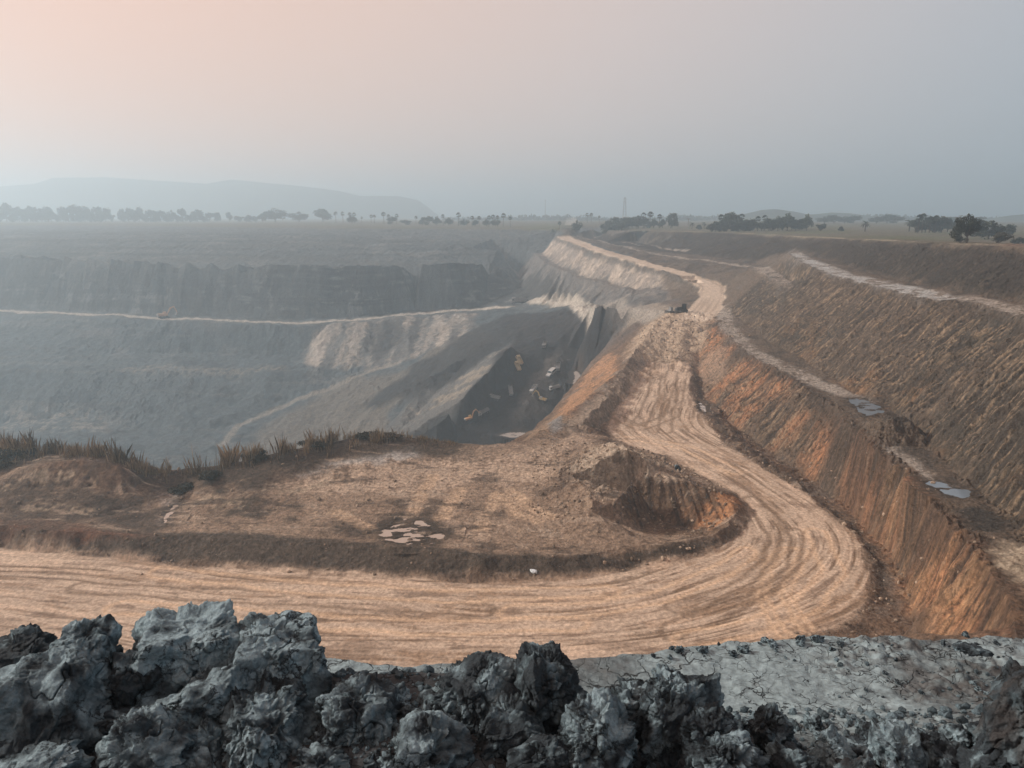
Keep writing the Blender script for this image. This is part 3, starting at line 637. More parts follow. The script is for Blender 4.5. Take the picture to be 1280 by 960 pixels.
for q in (((0, 605), (60, 598), (110, 600)), ((40, 632), (85, 634), (110, 640)), ((255, 622), (270, 628), (300, 632)), ((300, 618), (360, 612), (420, 600))):
    put((0.34, 0.27, 0.2), lmask(X, Y, hl(*q), 0.7, 0.5, 0.5, 3) * pos(nA + nF * 0.3, -0.2, 0.2) * 0.8)
moundg = pmask(X, Y, hpoly((715, 585), (745, 560), (775, 552), (815, 572), (845, 585), (800, 590), (780, 615), (740, 615)), 1, 1, 4)
put((0.39, 0.315, 0.245), moundg * 0.92); put((0.11, 0.09, 0.072), moundg * pos(nA + 0.3 * nF, 0.1, 0.45) * 0.6)
pk = M['pocket']
put((0.13, 0.085, 0.057), pk * 0.9); put((0.05, 0.036, 0.028), pk * steep * pos(pn((X * 0.95 + Y * 0.2) / 0.5, Z / 6, 141), 0.0, 0.35) * 0.8); put((0.40, 0.205, 0.105), pk * pmask(X, Y, hpoly((860, 655), (890, 625), (925, 622), (922, 640), (895, 660)), 0.8, 0.9, 2) * pos(nA + 0.3 * nF, -0.7, 0.0) * 0.9)
put((0.46, 0.37, 0.29), lmask(X, Y, hl((798, 588), (815, 592), (838, 597)), 0.7, 0.3, 0.2) * 0.8)
put((0.19, 0.145, 0.108), pmask(X, Y, hpoly((900, 545), (930, 560), (985, 600), (1060, 650), (1090, 700), (1080, 705), (1050, 665), (990, 612), (930, 585), (895, 560)), 0.8, 0.6, 3) * 0.6)
put((0.045, 0.036, 0.03), lmask(X, Y, [(x, y) for x, y, z in pl((868, 470, -29.6), (878, 500, -30), (905, 540, -30), (960, 580, -30), (1010, 612, -30), (1068, 655, -30), (1098, 700, -30), (1110, 750, -30))], 0.4, 0.4, 0.4, 3) * 0.6)
for k, p in POOLS.items():
    put((0.05, 0.039, 0.031), np.minimum(1, 2.2 * pmask(X, Y, p, 2.2, 0.8, 2.0, 155)) * 0.85)
flat_p = pt * (1 - bank)
put((0.36, 0.28, 0.215), flat_p * pos(fbm(X / 6, Y / 1.8, 4, 233, 0.6), 0.16, 0.4) * 0.75)
put((0.07, 0.053, 0.042), flat_p * pos(-fbm(X / 7, Y / 2.2, 4, 237, 0.6), 0.14, 0.38) * 0.7)
# cuts: dark scrubby patches, then crevices painted dark as shade, clod tops lighter
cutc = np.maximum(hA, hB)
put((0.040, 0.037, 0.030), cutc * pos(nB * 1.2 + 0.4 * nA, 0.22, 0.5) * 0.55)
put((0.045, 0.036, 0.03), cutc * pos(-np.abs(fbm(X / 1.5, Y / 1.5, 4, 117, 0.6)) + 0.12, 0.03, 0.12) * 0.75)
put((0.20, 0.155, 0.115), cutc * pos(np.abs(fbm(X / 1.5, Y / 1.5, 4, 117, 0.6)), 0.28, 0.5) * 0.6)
# haul road surface
rd = M['road']; rut = M['rut']
streak = fbm(M['DC'] / 1.7 + 0.8 * nB, M['SC'] / 22, 4, 300, 0.6) * 1.5
put(TAN, rd)
put((0.50, 0.39, 0.30), rd * pos(streak + 0.6 * nA + rut * 0.6, 0.05, 0.5) * 0.8)
put((0.245, 0.165, 0.108), rd * pos(-streak * 0.8 - rut * 0.8 + 0.55 * nA + 0.35 * nB, 0.03, 0.5) * 0.82)
put((0.47, 0.365, 0.28), rd * pos(fbm(X / 7, Y / 4, 4, 315, 0.6), 0.12, 0.4) * 0.6)
put((0.21, 0.152, 0.112), rd * pos(fbm(X / 8 + 7, Y / 3.5, 4, 317, 0.6), 0.16, 0.42) * 0.6)
put((0.22, 0.16, 0.12), rd * pos(pn(X / 0.9, Y / 0.9, 319) * (0.5 + nB), 0.3, 0.5) * 0.45)
put((0.15, 0.104, 0.07), rd * pos(-rut * 1.3 - 0.5 * nA, 0.15, 0.5) * 0.75)
put((0.19, 0.135, 0.098), rd * pos(fbm(M['DC'] / 1.1, M['SC'] / 8, 4, 305, 0.6), 0.14, 0.34) * 0.8)
put((0.53, 0.40, 0.30), rd * pos(fbm(M['DC'] / 1.3 + 9, M['SC'] / 11, 4, 308, 0.6), 0.16, 0.36) * 0.7)
put((0.2, 0.14, 0.10), rd * pos(nA + 0.5 * nF, 0.4, 0.7) * 0.4)
for q, dk in ((((986, 690), (968, 715), (962, 745), (975, 772), (990, 790)), 0), (((996, 690), (978, 716), (973, 745), (986, 770), (1002, 788)), 0), (((840, 790), (900, 765), (950, 735), (985, 700), (990, 665)), 1), (((850, 760), (920, 740), (970, 705), (975, 670), (940, 625)), 1),
              (((640, 765), (740, 762), (830, 745), (900, 715), (935, 690)), 0), (((860, 800), (935, 785), (1010, 755), (1040, 715), (1020, 665)), 0), (((770, 520), (800, 535), (840, 520), (850, 480)), 1), (((745, 545), (800, 548), (860, 560), (920, 590)), 0), (((820, 470), (815, 500), (800, 530)), 1), (((840, 465), (838, 500), (830, 540)), 1),
              (((100, 735), (250, 742), (420, 752), (600, 762)), 1), (((150, 760), (330, 770), (520, 785), (720, 780)), 0), (((200, 715), (380, 735), (560, 745), (760, 740)), 0)):
    h_ = [hit(*a) for a in q]; D_, S_, _b = pcoord(X, Y, h_, 3.0, 0.25, 5)
    m_ = rd * np.maximum(np.exp(-(np.abs(np.abs(D_) - 0.95) / 0.28) ** 2), 0) * pos(nA, -0.9, -0.2)
    put((0.17, 0.118, 0.08) if dk else (0.53, 0.38, 0.26), m_ * 0.75)
put((0.11, 0.098, 0.085), lmask(X, Y, up_l[4:], 1.6, 0.8, 0.4, 6) * 0.8)
ur = M['uroad']
put((0.47, 0.385, 0.305), ur * 0.95); put((0.27, 0.21, 0.16), ur * pos(pn(M['DU'] / 1.0, M['SU'] / 40, 310), 0.1, 0.4) * 0.6)
# clay ledge and the heap under the clods
put((0.11, 0.135, 0.145), near); nD = fbm(X / 0.35, Y / 0.35, 4, 320, 0.6); nE = fbm(X / 1.3, Y / 1.3, 3, 330)
put((0.22, 0.285, 0.31), near * pos(nE + 0.5 * nD + 0.25, -0.25, 0.3) * 0.85)
put((0.095, 0.098, 0.1), near * pos(-nD - 0.6 * nE, 0.2, 0.55) * 0.6)
put((0.085, 0.086, 0.086), M['rub'] * pos(fbm(X / 0.1, Y / 0.1, 2, 340), -0.2, 0.2) * 0.8)
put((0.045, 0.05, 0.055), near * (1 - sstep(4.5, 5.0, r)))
slope_e = near * sstep(-3.45, -3.8, Z)
put((0.11, 0.1, 0.09), slope_e)
# grain of the soil
gr = 1 + (0.30 * nF + 0.30 * pn(X / 0.24, Y / 0.24, 350)) * midw * (1 - 0.45 * np.maximum(rd, ur)) + (0.25 * pn(X / 1.7, Y / 1.7, 360) + 0.2 * pn(X / 0.8, Y / 0.8, 361)) * far + 0.12 * rng.normal(size=len(X)).clip(-2, 2) * (1 - near) * (1 - 0.4 * np.maximum(rd, ur))
C = np.clip(C * gr[:, None], 0.008, 0.7)

# ------------------------------------------------------------------ materials
def nodes_of(name):
    m = bpy.data.materials.new(name); m.use_nodes = True
    nt = m.node_tree; return m, nt, nt.nodes['Principled BSDF']

def N(nt, kind, **kw):
    n = nt.nodes.new(kind)
    for k, v in kw.items():
        if k.startswith('i_'): n.inputs[k[2:].replace('_', ' ')].default_value = v
        else: setattr(n, k, v)
    return n

def soil_material(name, scale_f, bump_d, crack=False, rough=0.95):
    m, nt, b = nodes_of(name); L = nt.links.new
    at_ = N(nt, 'ShaderNodeVertexColor', layer_name='Col')
    geo = N(nt, 'ShaderNodeNewGeometry')
    n1 = N(nt, 'ShaderNodeTexNoise', i_Scale=scale_f, i_Detail=8.0, i_Roughness=0.68)
    n2 = N(nt, 'ShaderNodeTexNoise', i_Scale=scale_f * 0.21, i_Detail=5.0, i_Roughness=0.6)
    for n in (n1, n2): L(geo.outputs['Position'], n.inputs['Vector'])
    mr = N(nt, 'ShaderNodeMapRange', i_From_Min=0.25, i_From_Max=0.75, i_To_Min=0.5, i_To_Max=1.5); L(n1.outputs['Fac'], mr.inputs['Value'])
    mx = N(nt, 'ShaderNodeMix', data_type='RGBA', blend_type='MULTIPLY'); mx.inputs[0].default_value = 1
    L(at_.outputs['Color'], mx.inputs[6]); L(mr.outputs['Result'], mx.inputs[7])
    col = mx.outputs[2]
    hsum = N(nt, 'ShaderNodeMath', operation='ADD'); L(n1.outputs['Fac'], hsum.inputs[0]); L(n2.outputs['Fac'], hsum.inputs[1])
    h = hsum.outputs[0]
    if crack:
        wv = N(nt, 'ShaderNodeTexNoise', i_Scale=5.0, i_Detail=4.0); L(geo.outputs['Position'], wv.inputs['Vector'])
        ad = N(nt, 'ShaderNodeMix', data_type='RGBA', blend_type='LINEAR_LIGHT'); ad.inputs[0].default_value = 0.16
        L(geo.outputs['Position'], ad.inputs[6]); L(wv.outputs['Color'], ad.inputs[7])
        cr = None
        for sc, wid in ((3.6, 0.028), (9.5, 0.045)):
            vo = N(nt, 'ShaderNodeTexVoronoi', feature='DISTANCE_TO_EDGE', i_Scale=sc); L(ad.outputs[2], vo.inputs['Vector'])
            wn = N(nt, 'ShaderNodeTexNoise', i_Scale=sc * 0.45, i_Detail=2.0); L(geo.outputs['Position'], wn.inputs['Vector'])
            wm = N(nt, 'ShaderNodeMapRange', i_From_Min=0.42, i_From_Max=0.68, i_To_Min=0.0, i_To_Max=wid); L(wn.outputs['Fac'], wm.inputs['Value'])
            dv = N(nt, 'ShaderNodeMath', operation='DIVIDE', use_clamp=True); L(vo.outputs['Distance'], dv.inputs[0])
            mxv = N(nt, 'ShaderNodeMath', operation='MAXIMUM'); L(wm.outputs['Result'], mxv.inputs[0]); mxv.inputs[1].default_value = 1e-4
            L(mxv.outputs[0], dv.inputs[1])
            if cr is None: cr = dv.outputs[0]
            else:
                mn = N(nt, 'ShaderNodeMath', operation='MINIMUM'); L(cr, mn.inputs[0]); L(dv.outputs[0], mn.inputs[1]); cr = mn.outputs[0]
        cm = N(nt, 'ShaderNodeMix', data_type='RGBA'); cm.inputs[6].default_value = (0.03, 0.032, 0.034, 1)
        L(cr, cm.inputs[0]); L(col, cm.inputs[7]); col = cm.outputs[2]
        mul = N(nt, 'ShaderNodeMath', operation='MULTIPLY_ADD'); L(cr, mul.inputs[0]); mul.inputs[1].default_value = 1.2; L(h, mul.inputs[2]); h = mul.outputs[0]
    bp = N(nt, 'ShaderNodeBump', i_Strength=1.0, i_Distance=bump_d); L(h, bp.inputs['Height'])
    L(col, b.inputs['Base Color']); L(bp.outputs['Normal'], b.inputs['Normal'])
    b.inputs['Roughness'].default_value = rough; b.inputs['Specular IOR Level'].default_value = 0.15
    return m
MAT_SOIL = soil_material('soil', 2.4, 0.55)
MAT_ROAD = soil_material('packed_earth', 3.0, 0.10)
MAT_COAL = soil_material('coal', 0.9, 0.5, rough=0.75)
MAT_CLAY = soil_material('cracked_clay', 16.0, 0.02, crack=True)

# ------------------------------------------------------------------ quads split by what they are
nA_, nR_ = GX.shape
ii, jj = np.meshgrid(np.arange(nA_ - 1), np.arange(nR_ - 1), indexing='ij')
q = np.stack([ii * nR_ + jj, (ii + 1) * nR_ + jj, (ii + 1) * nR_ + jj + 1, ii * nR_ + jj + 1], -1).reshape(-1, 4)
fm = lambda a: a[q].mean(1)
cls = np.zeros(len(q), int)
cls[fm(coal) > 0.5] = 3
cls[fm(np.maximum(rd, ur)) > 0.5] = 1
cls[(fm(near) > 0.5) & (fm(Z) > -3.7)] = 2
def grid_mesh(name, mat, faces, sub=None):
    u = np.zeros(len(X), bool); u[faces.ravel()] = True
    idx = np.nonzero(u)[0]; mp = np.full(len(X), -1, np.int64); mp[idx] = np.arange(len(idx)); f = mp[faces]
    me = bpy.data.meshes.new(name)
    me.vertices.add(len(idx)); me.vertices.foreach_set('co', np.stack([X[idx], Y[idx], Z[idx]], 1).astype(np.float32).ravel())
    me.loops.add(f.size); me.loops.foreach_set('vertex_index', f.astype(np.int32).ravel())
    me.polygons.add(len(f)); me.polygons.foreach_set('loop_start', (np.arange(len(f)) * 4).astype(np.int32))
    me.update(calc_edges=True)
    ca = me.color_attributes.new('Col', 'FLOAT_COLOR', 'POINT')
    ca.data.foreach_set('color', np.concatenate([C[idx], np.ones((len(idx), 1))], 1).astype(np.float32).ravel())
    me.materials.append(mat)
    me.shade_smooth() if name == 'clay_ground' else me.shade_flat()
    o = bpy.data.objects.new(name, me); COL.objects.link(o); o['kind'] = 'structure'
    return o
grid_mesh('ground', MAT_SOIL, q[cls == 0])
grid_mesh('haul_road', MAT_ROAD, q[cls == 1])
grid_mesh('clay_ground', MAT_CLAY, q[cls == 2])
grid_mesh('coal_ground', MAT_COAL, q[cls == 3])
# ------------------------------------------------------------------ builders
def simple_mat(name, col, rough=0.8, spec=0.3, metal=0.0, var=0.0, scale=3.0, bump=0.0):
    m, nt, b = nodes_of(name); L = nt.links.new
    b.inputs['Roughness'].default_value = rough; b.inputs['Specular IOR Level'].default_value = spec; b.inputs['Metallic'].default_value = metal
    b.inputs['Base Color'].default_value = (*col, 1)
    if var:
        tc = N(nt, 'ShaderNodeTexCoord'); n = N(nt, 'ShaderNodeTexNoise', i_Scale=scale, i_Detail=6.0, i_Roughness=0.65); L(tc.outputs['Object'], n.inputs['Vector'])
        mr = N(nt, 'ShaderNodeMapRange', i_From_Min=0.3, i_From_Max=0.7, i_To_Min=1 - var, i_To_Max=1 + var); L(n.outputs['Fac'], mr.inputs['Value'])
        mx = N(nt, 'ShaderNodeMix', data_type='RGBA', blend_type='MULTIPLY'); mx.inputs[0].default_value = 1; mx.inputs[6].default_value = (*col, 1); L(mr.outputs['Result'], mx.inputs[7]); L(mx.outputs[2], b.inputs['Base Color'])
        if bump:
            bp = N(nt, 'ShaderNodeBump', i_Strength=1.0, i_Distance=bump); L(n.outputs['Fac'], bp.inputs['Height']); L(bp.outputs['Normal'], b.inputs['Normal'])
    return m

class MB:
    def __init__(self): self.v = []; self.f = []
    def add(self, vs, fs):
        o = len(self.v); self.v += [tuple(p) for p in vs]; self.f += [tuple(i + o for i in f) for f in fs]
    def box(self, c, s, rx=0, ry=0, rz=0, taper=1.0, tz=None):
        M = Matrix.Rotation(rz, 3, 'Z') @ Matrix.Rotation(ry, 3, 'Y') @ Matrix.Rotation(rx, 3, 'X'); c = Vector(c)
        vs = []
        for z in (-.5, .5):
            k = taper if z > 0 else 1
            for x, y in ((-.5, -.5), (.5, -.5), (.5, .5), (-.5, .5)): vs.append(c + M @ Vector((x * s[0] * k, y * s[1] * k, z * s[2])))
        self.add(vs, [(3, 2, 1, 0), (4, 5, 6, 7), (0, 1, 5, 4), (1, 2, 6, 5), (2, 3, 7, 6), (3, 0, 4, 7)])
    def tube(self, pts, rad, n=8):
        pts = [Vector(p) for p in pts]; rad = rad if hasattr(rad, '__len__') else [rad] * len(pts); rings = []
        for k, p in enumerate(pts):
            t = (pts[min(k + 1, len(pts) - 1)] - pts[max(k - 1, 0)]).normalized(); a = t.cross(Vector((0.31, 0.95, 0.11))).normalized(); b = t.cross(a)
            rings.append([p + (a * math.cos(2 * math.pi * i / n) + b * math.sin(2 * math.pi * i / n)) * rad[k] for i in range(n)])
        vs = [q for r_ in rings for q in r_]; fs = []
        for k in range(len(pts) - 1):
            for i in range(n): fs.append((k * n + i, k * n + (i + 1) % n, (k + 1) * n + (i + 1) % n, (k + 1) * n + i))
        fs += [tuple(range(n - 1, -1, -1)), tuple((len(pts) - 1) * n + i for i in range(n))]
        self.add(vs, fs)
    def prism(self, prof, x0, x1):     # outline in (y, z), thickness along x
        n = len(prof); vs = [(x0, y, z) for y, z in prof] + [(x1, y, z) for y, z in prof]
        self.add(vs, [tuple(range(n - 1, -1, -1)), tuple(range(n, 2 * n))] + [(i, (i + 1) % n, n + (i + 1) % n, n + i) for i in range(n)])
    def build(self, name, mat, parent=None, smooth=False, bevel=0.0):
        me = bpy.data.meshes.new(name); me.from_pydata(self.v, [], self.f); me.materials.append(mat); me.update()
        if smooth: me.shade_smooth()
        o = bpy.data.objects.new(name, me); COL.objects.link(o); o.parent = parent
        if bevel: bv = o.modifiers.new('bevel', 'BEVEL'); bv.width = bevel; bv.segments = 1
        return o

def tag(o, label, cat, group=None):
    o['label'] = label; o['category'] = cat
    if group: o['group'] = group
    return o

def empty(name, loc, rz=0.0, sc=1.0):
    o = bpy.data.objects.new(name, None); COL.objects.link(o); o.location = loc; o.rotation_euler = (0, 0, rz); o.scale = (sc,) * 3; o.empty_display_size = 0.2
    return o

def copy_tree(o, parent=None):
    c = o.copy(); COL.objects.link(c); c.parent = parent
    for ch in list(o.children): copy_tree(ch, c)
    return c

def np_mesh(name, V, F, mat, smooth=True, cols=None):
    me = bpy.data.meshes.new(name)
    V = np.asarray(V, np.float32); F = np.asarray(F, np.int32)
    me.vertices.add(len(V)); me.vertices.foreach_set('co', V.ravel())
    me.loops.add(F.size); me.loops.foreach_set('vertex_index', F.ravel())
    me.polygons.add(len(F)); me.polygons.foreach_set('loop_start', (np.arange(len(F)) * F.shape[1]).astype(np.int32)); me.update(calc_edges=True)
    if cols is not None:
        ca = me.color_attributes.new('Col', 'FLOAT_COLOR', 'POINT'); ca.data.foreach_set('color', np.concatenate([cols, np.ones((len(cols), 1))], 1).astype(np.float32).ravel())
    me.materials.append(mat); me.shade_smooth() if smooth else me.shade_flat()
    return me

def link(name, me, parent=None):
    o = bpy.data.objects.new(name, me); COL.objects.link(o); o.parent = parent; return o

# ------------------------------------------------------------------ puddles
def water_mat(name, col, rough, spec):
    m, nt, b = nodes_of(name); b.inputs['Base Color'].default_value = (*col, 1); b.inputs['Roughness'].default_value = rough; b.inputs['IOR'].default_value = 1.33
    b.inputs['Specular IOR Level'].default_value = spec
    tc = N(nt, 'ShaderNodeNewGeometry'); n = N(nt, 'ShaderNodeTexNoise', i_Scale=1.4, i_Detail=3.0); nt.links.new(tc.outputs['Position'], n.inputs['Vector'])
    bp = N(nt, 'ShaderNodeBump', i_Strength=0.25, i_Distance=0.03); nt.links.new(n.outputs['Fac'], bp.inputs['Height']); nt.links.new(bp.outputs['Normal'], b.inputs['Normal'])
    return m
W_SILT_SKY = water_mat('silty_sky_water', (0.34, 0.275, 0.23), 0.03, 0.6); W_BLUE = water_mat('grey_blue_water', (0.13, 0.17, 0.21), 0.08, 0.6); W_PALE = water_mat('pale_water', (0.42, 0.38, 0.35), 0.05, 0.6)  # silty base colour also brightened to stand in for reflected sky
for k, p in POOLS.items():      # the shoreline is where the uneven mud rises through the level water
    P2 = np.array(p); c = P2.mean(0); out_ = []
    for a in P2:
        d_ = a - c; L_ = np.hypot(*d_) + 1e-6; out_.append(a + d_ / L_ * 0.5)
    vs = [(float(a), float(b), POOLZ[k]) for a, b in out_] + [(float(c[0]), float(c[1]), POOLZ[k])]
    n_ = len(out_)
    me = bpy.data.meshes.new('puddle_water'); me.from_pydata(vs, [], [(i, (i + 1) % n_, n_) for i in range(n_)])
    me.materials.append(W_BLUE if k.startswith('bench') else W_SILT_SKY if k.startswith(('silty', 'gully')) else W_PALE)
    o = link('puddle_water', me); o['kind'] = 'structure'

# ------------------------------------------------------------------ distant hills
def hills(prof, dist, depth, seed):
    us = np.arange(prof[0][0], prof[-1][0] + 1, 5.0)
    hv = np.interp(us, [p[0] for p in prof], [p[1] for p in prof])
    hh = np.maximum(0, (268 - hv) / FOC * dist + 9); dep = np.linspace(-1, 1, 25)
    V = []; 
    for i, u in enumerate(us):
        x = (u - 640) / FOC * dist
        for d in dep:
            prof_ = max(0, 1 - abs(d) ** 1.5)
            h = hh[i] * prof_ * (1 + 0.10 * (1 - prof_) * math.sin(x * 0.02 + d * 5)) + 4 * prof_ * (1 - prof_) * float(pn(np.array([x / 60]), np.array([d * 4]), seed)[0])
            V.append((x * (1 + d * depth / dist), dist + d * depth, -9.2 + h))
    n = len(dep); F = [(i * n + j, (i + 1) * n + j, (i + 1) * n + j + 1, i * n + j + 1) for i in range(len(us) - 1) for j in range(n - 1)]
    o = link('hills', np_mesh('hills', V, F, M_HILL)); o['kind'] = 'structure'
M_HILL = simple_mat('wooded_hillside', (0.06, 0.07, 0.05), 0.95, 0.1, var=0.5, scale=0.02)
hills([(-520, 250), (-300, 240), (-40, 235), (0, 236), (60, 232), (85, 224.5), (150, 224), (210, 228), (270, 231.5), (300, 226.5), (335, 230), (380, 234), (430, 240), (455, 246), (502, 246), (526, 251), (536, 258), (548, 268), (552, 269)], 2000, 170, 1)
hills([(905, 269), (925, 267), (945, 262.5), (962, 261.5), (985, 264.5), (1002, 268), (1012, 267.5), (1030, 265.5), (1052, 266.5), (1080, 270), (1100, 272), (1135, 277), (1180, 277), (1215, 274), (1250, 269), (1285, 266), (1400, 260), (1600, 255), (1800, 268)], 1000, 80, 2)

# ------------------------------------------------------------------ vegetation
def leaf_mat(name, col, var=0.45):
    m, nt, b = nodes_of(name); L = nt.links.new
    a = N(nt, 'ShaderNodeVertexColor', layer_name='Col'); L(a.outputs['Color'], b.inputs['Base Color'])
    b.inputs['Roughness'].default_value = 0.75; b.inputs['Specular IOR Level'].default_value = 0.2
    return m
M_LEAF = leaf_mat('leaves', None); M_BARK = simple_mat('bark', (0.07, 0.055, 0.045), 0.95, 0.1, var=0.4, scale=2.0)
def leaf_cloud(centres, radii, n, size, base, seed, flat=0.75, fill=0.55):
    g = np.random.default_rng(seed); V = []; cols = []
    w = np.array(radii) ** 2; w /= w.sum(); pick = g.choice(len(centres), n, p=w)
    c = np.array(centres)[pick]; rr = np.array(radii)[pick]
    d = g.normal(size=(n, 3)); d /= np.linalg.norm(d, axis=1)[:, None]
    rad = rr * (fill + (1 - fill) * g.random(n)) * (0.8 + 0.35 * g.random(n))
    p = c + d * rad[:, None] * np.array([1, 1, flat])
    nr = d + 0.7 * g.normal(size=(n, 3)); nr /= np.linalg.norm(nr, axis=1)[:, None]
    t = np.cross(nr, g.normal(size=(n, 3))); t /= np.linalg.norm(t, axis=1)[:, None]; b = np.cross(nr, t)
    s = size * (0.6 + 0.8 * g.random(n))[:, None]
    quad = np.stack([p - t * s, p + b * s * 0.55, p + t * s, p - b * s * 0.55], 1).reshape(-1, 3)
    F = np.arange(4 * n).reshape(-1, 4)
    clump = 0.75 + 0.5 * g.random(len(centres))
    col = np.array(base)[None] * (clump[pick] * (0.65 + 0.7 * g.random(n)))[:, None]
    return quad, F, np.repeat(col, 4, 0)

def broadleaf(name, H, W, seed, n=1500, base=(0.034, 0.042, 0.026), leaf=0.5, trunk=0.2, sink=0.0):
    """unit tree: trunk with limbs and an uneven crown"""
    g = random.Random(seed); root = empty(name, (0, 0, 0))
    tb = MB(); top = H * trunk
    tb.tube([(0, 0, -0.4), (0.1, 0.05, top * 0.5), (0.0, 0.1, top * 1.2)], [0.035 * H, 0.026 * H, 0.02 * H], 7)
    cs, rs = [], []
    nl = g.randint(6, 9)
    for k in range(nl):
        a = 2 * math.pi * k / nl + g.uniform(-.4, .4); e = g.uniform(0.0, 1.0)
        end = Vector((math.cos(a) * W * 0.33 * g.uniform(.5, 1.1), math.sin(a) * W * 0.33 * g.uniform(.5, 1.1), top + (H - top) * (0.08 + 0.62 * e)))
        tb.tube([(0, 0.08, top * 0.8), (end.x * 0.5, end.y * 0.5, top + (end.z - top) * 0.55), end], [0.016 * H, 0.011 * H, 0.005 * H], 5)
        for q_ in range(2):
            cs.append((end.x + g.uniform(-.1, .1) * W, end.y + g.uniform(-.1, .1) * W, end.z + g.uniform(-.06, .1) * H)); rs.append(g.uniform(0.15, 0.25) * W)
    cs.append((0, 0, H * 0.82)); rs.append(0.2 * W)
    V, F, c = leaf_cloud(cs, rs, n, leaf, base, seed, 0.95)
    V[:, 2] *= H / max(V[:, 2].max(), 1e-3)
    tb.build('trunk', M_BARK, root); link('crown', np_mesh('crown', V, F, M_LEAF, False, c), root)
    return root

def fan_palm(name, H, seed, n=54, base=(0.034, 0.042, 0.027)):
    g = random.Random(seed); root = empty(name, (0, 0, 0)); tb = MB(); lean = g.uniform(-.03, .03) * H; R0 = 0.19 * H
    tb.tube([(0, 0, -0.4), (lean * .4, 0, H * 0.4), (lean, 0, H * 0.82)], [0.03 * H, 0.02 * H, 0.017 * H], 7)
    V, F, cols = [], [], []
    for k in range(n):
        a = g.uniform(0, 2 * math.pi); e = g.uniform(-0.9, 1.45); d = Vector((math.cos(a) * math.cos(e), math.sin(a) * math.cos(e), math.sin(e)))
        c = Vector((lean, 0, H * 0.82)) + d * R0 * 0.55; side = d.cross(Vector((0, 0, 1))).normalized() if abs(d.z) < .98 else Vector((1, 0, 0)); up = side.cross(d)
        col = tuple(x * g.uniform(.6, 1.4) * (1.0 if e > -0.4 else 1.25) for x in base); nb = 7
        o = len(V); V.append(tuple(c)); cols.append(col)
        for i in range(nb):
            t = -1.15 + 2.3 * i / (nb - 1); ln = R0 * 0.62 * g.uniform(.8, 1.1) * (0.75 + .25 * math.cos(t))
            tip = c + (d * math.cos(t) + side * math.sin(t)) * ln - Vector((0, 0, ln * 0.18)); V.append(tuple(tip)); cols.append(col)
            m_ = t + 0.16; V.append(tuple(c + (d * math.cos(m_) + side * math.sin(m_)) * ln * 0.6 + up * 0.05 * ln)); cols.append(col)
        for i in range(nb - 1): F.append((o, o + 1 + 2 * i, o + 2 + 2 * i)); F.append((o, o + 2 + 2 * i, o + 3 + 2 * i))
    tb.build('trunk', M_BARK, root); link('crown', np_mesh('crown', V, F, M_LEAF, False, np.array(cols)), root)
    return root

def date_palm(name, H, seed, base=(0.038, 0.046, 0.03)):
    g = random.Random(seed); root = empty(name, (0, 0, 0)); tb = MB(); tb.tube([(0, 0, -0.3), (0.05, 0, H * 0.3), (0, 0, H * 0.6)], [0.05 * H, 0.045 * H, 0.04 * H], 7)
    V, F, cols = [], [], []
    for k in range(26):
        a = g.uniform(0, 2 * math.pi); e = g.uniform(-0.1, 1.4); L_ = H * g.uniform(.36, .5); pr = Vector((0, 0, H * 0.6)); col = tuple(x * g.uniform(.6, 1.4) for x in base)
        for i in range(6):
            ee = e - 0.28 * i; d = Vector((math.cos(a) * math.cos(ee), math.sin(a) * math.cos(ee), math.sin(ee))); nx = pr + d * L_ / 6; s = Vector((-math.sin(a), math.cos(a), 0)); wd = L_ * 0.16 * math.sin(math.pi * (i + 1) / 7.2)
            o = len(V)
            for q_ in (pr, nx, nx + s * wd - Vector((0, 0, wd * .5)), pr, nx, nx - s * wd - Vector((0, 0, wd * .5))): V.append(tuple(q_)); cols.append(col)
            F += [(o, o + 1, o + 2), (o + 3, o + 5, o + 4)]; pr = nx
    tb.build('trunk', M_BARK, root); link('crown', np_mesh('crown', V, F, M_LEAF, False, np.array(cols)), root)
    return root

def bush(name, H, W, seed, n=700, base=(0.034, 0.037, 0.026), leaf=0.16):
    g = random.Random(seed); root = empty(name, (0, 0, 0)); tb = MB()
    cs, rs = [], []
    for k in range(9):
        a = g.uniform(0, 6.28); q_ = g.uniform(0, .4); cs.append((math.cos(a) * W * q_, math.sin(a) * W * q_, H * g.uniform(.3, .75))); rs.append(W * g.uniform(.12, .24))
        tb.tube([(0, 0, -0.2), (cs[-1][0] * .6, cs[-1][1] * .6, cs[-1][2] * .6), cs[-1]], [0.03 * H, 0.02 * H, 0.008 * H], 4)
    V, F, c = leaf_cloud(cs, rs, n, leaf, base, seed, H / W * 1.1)
    tb.build('stem', M_BARK, root); link('foliage', np_mesh('foliage', V, F, M_LEAF, False, c), root)
    return root

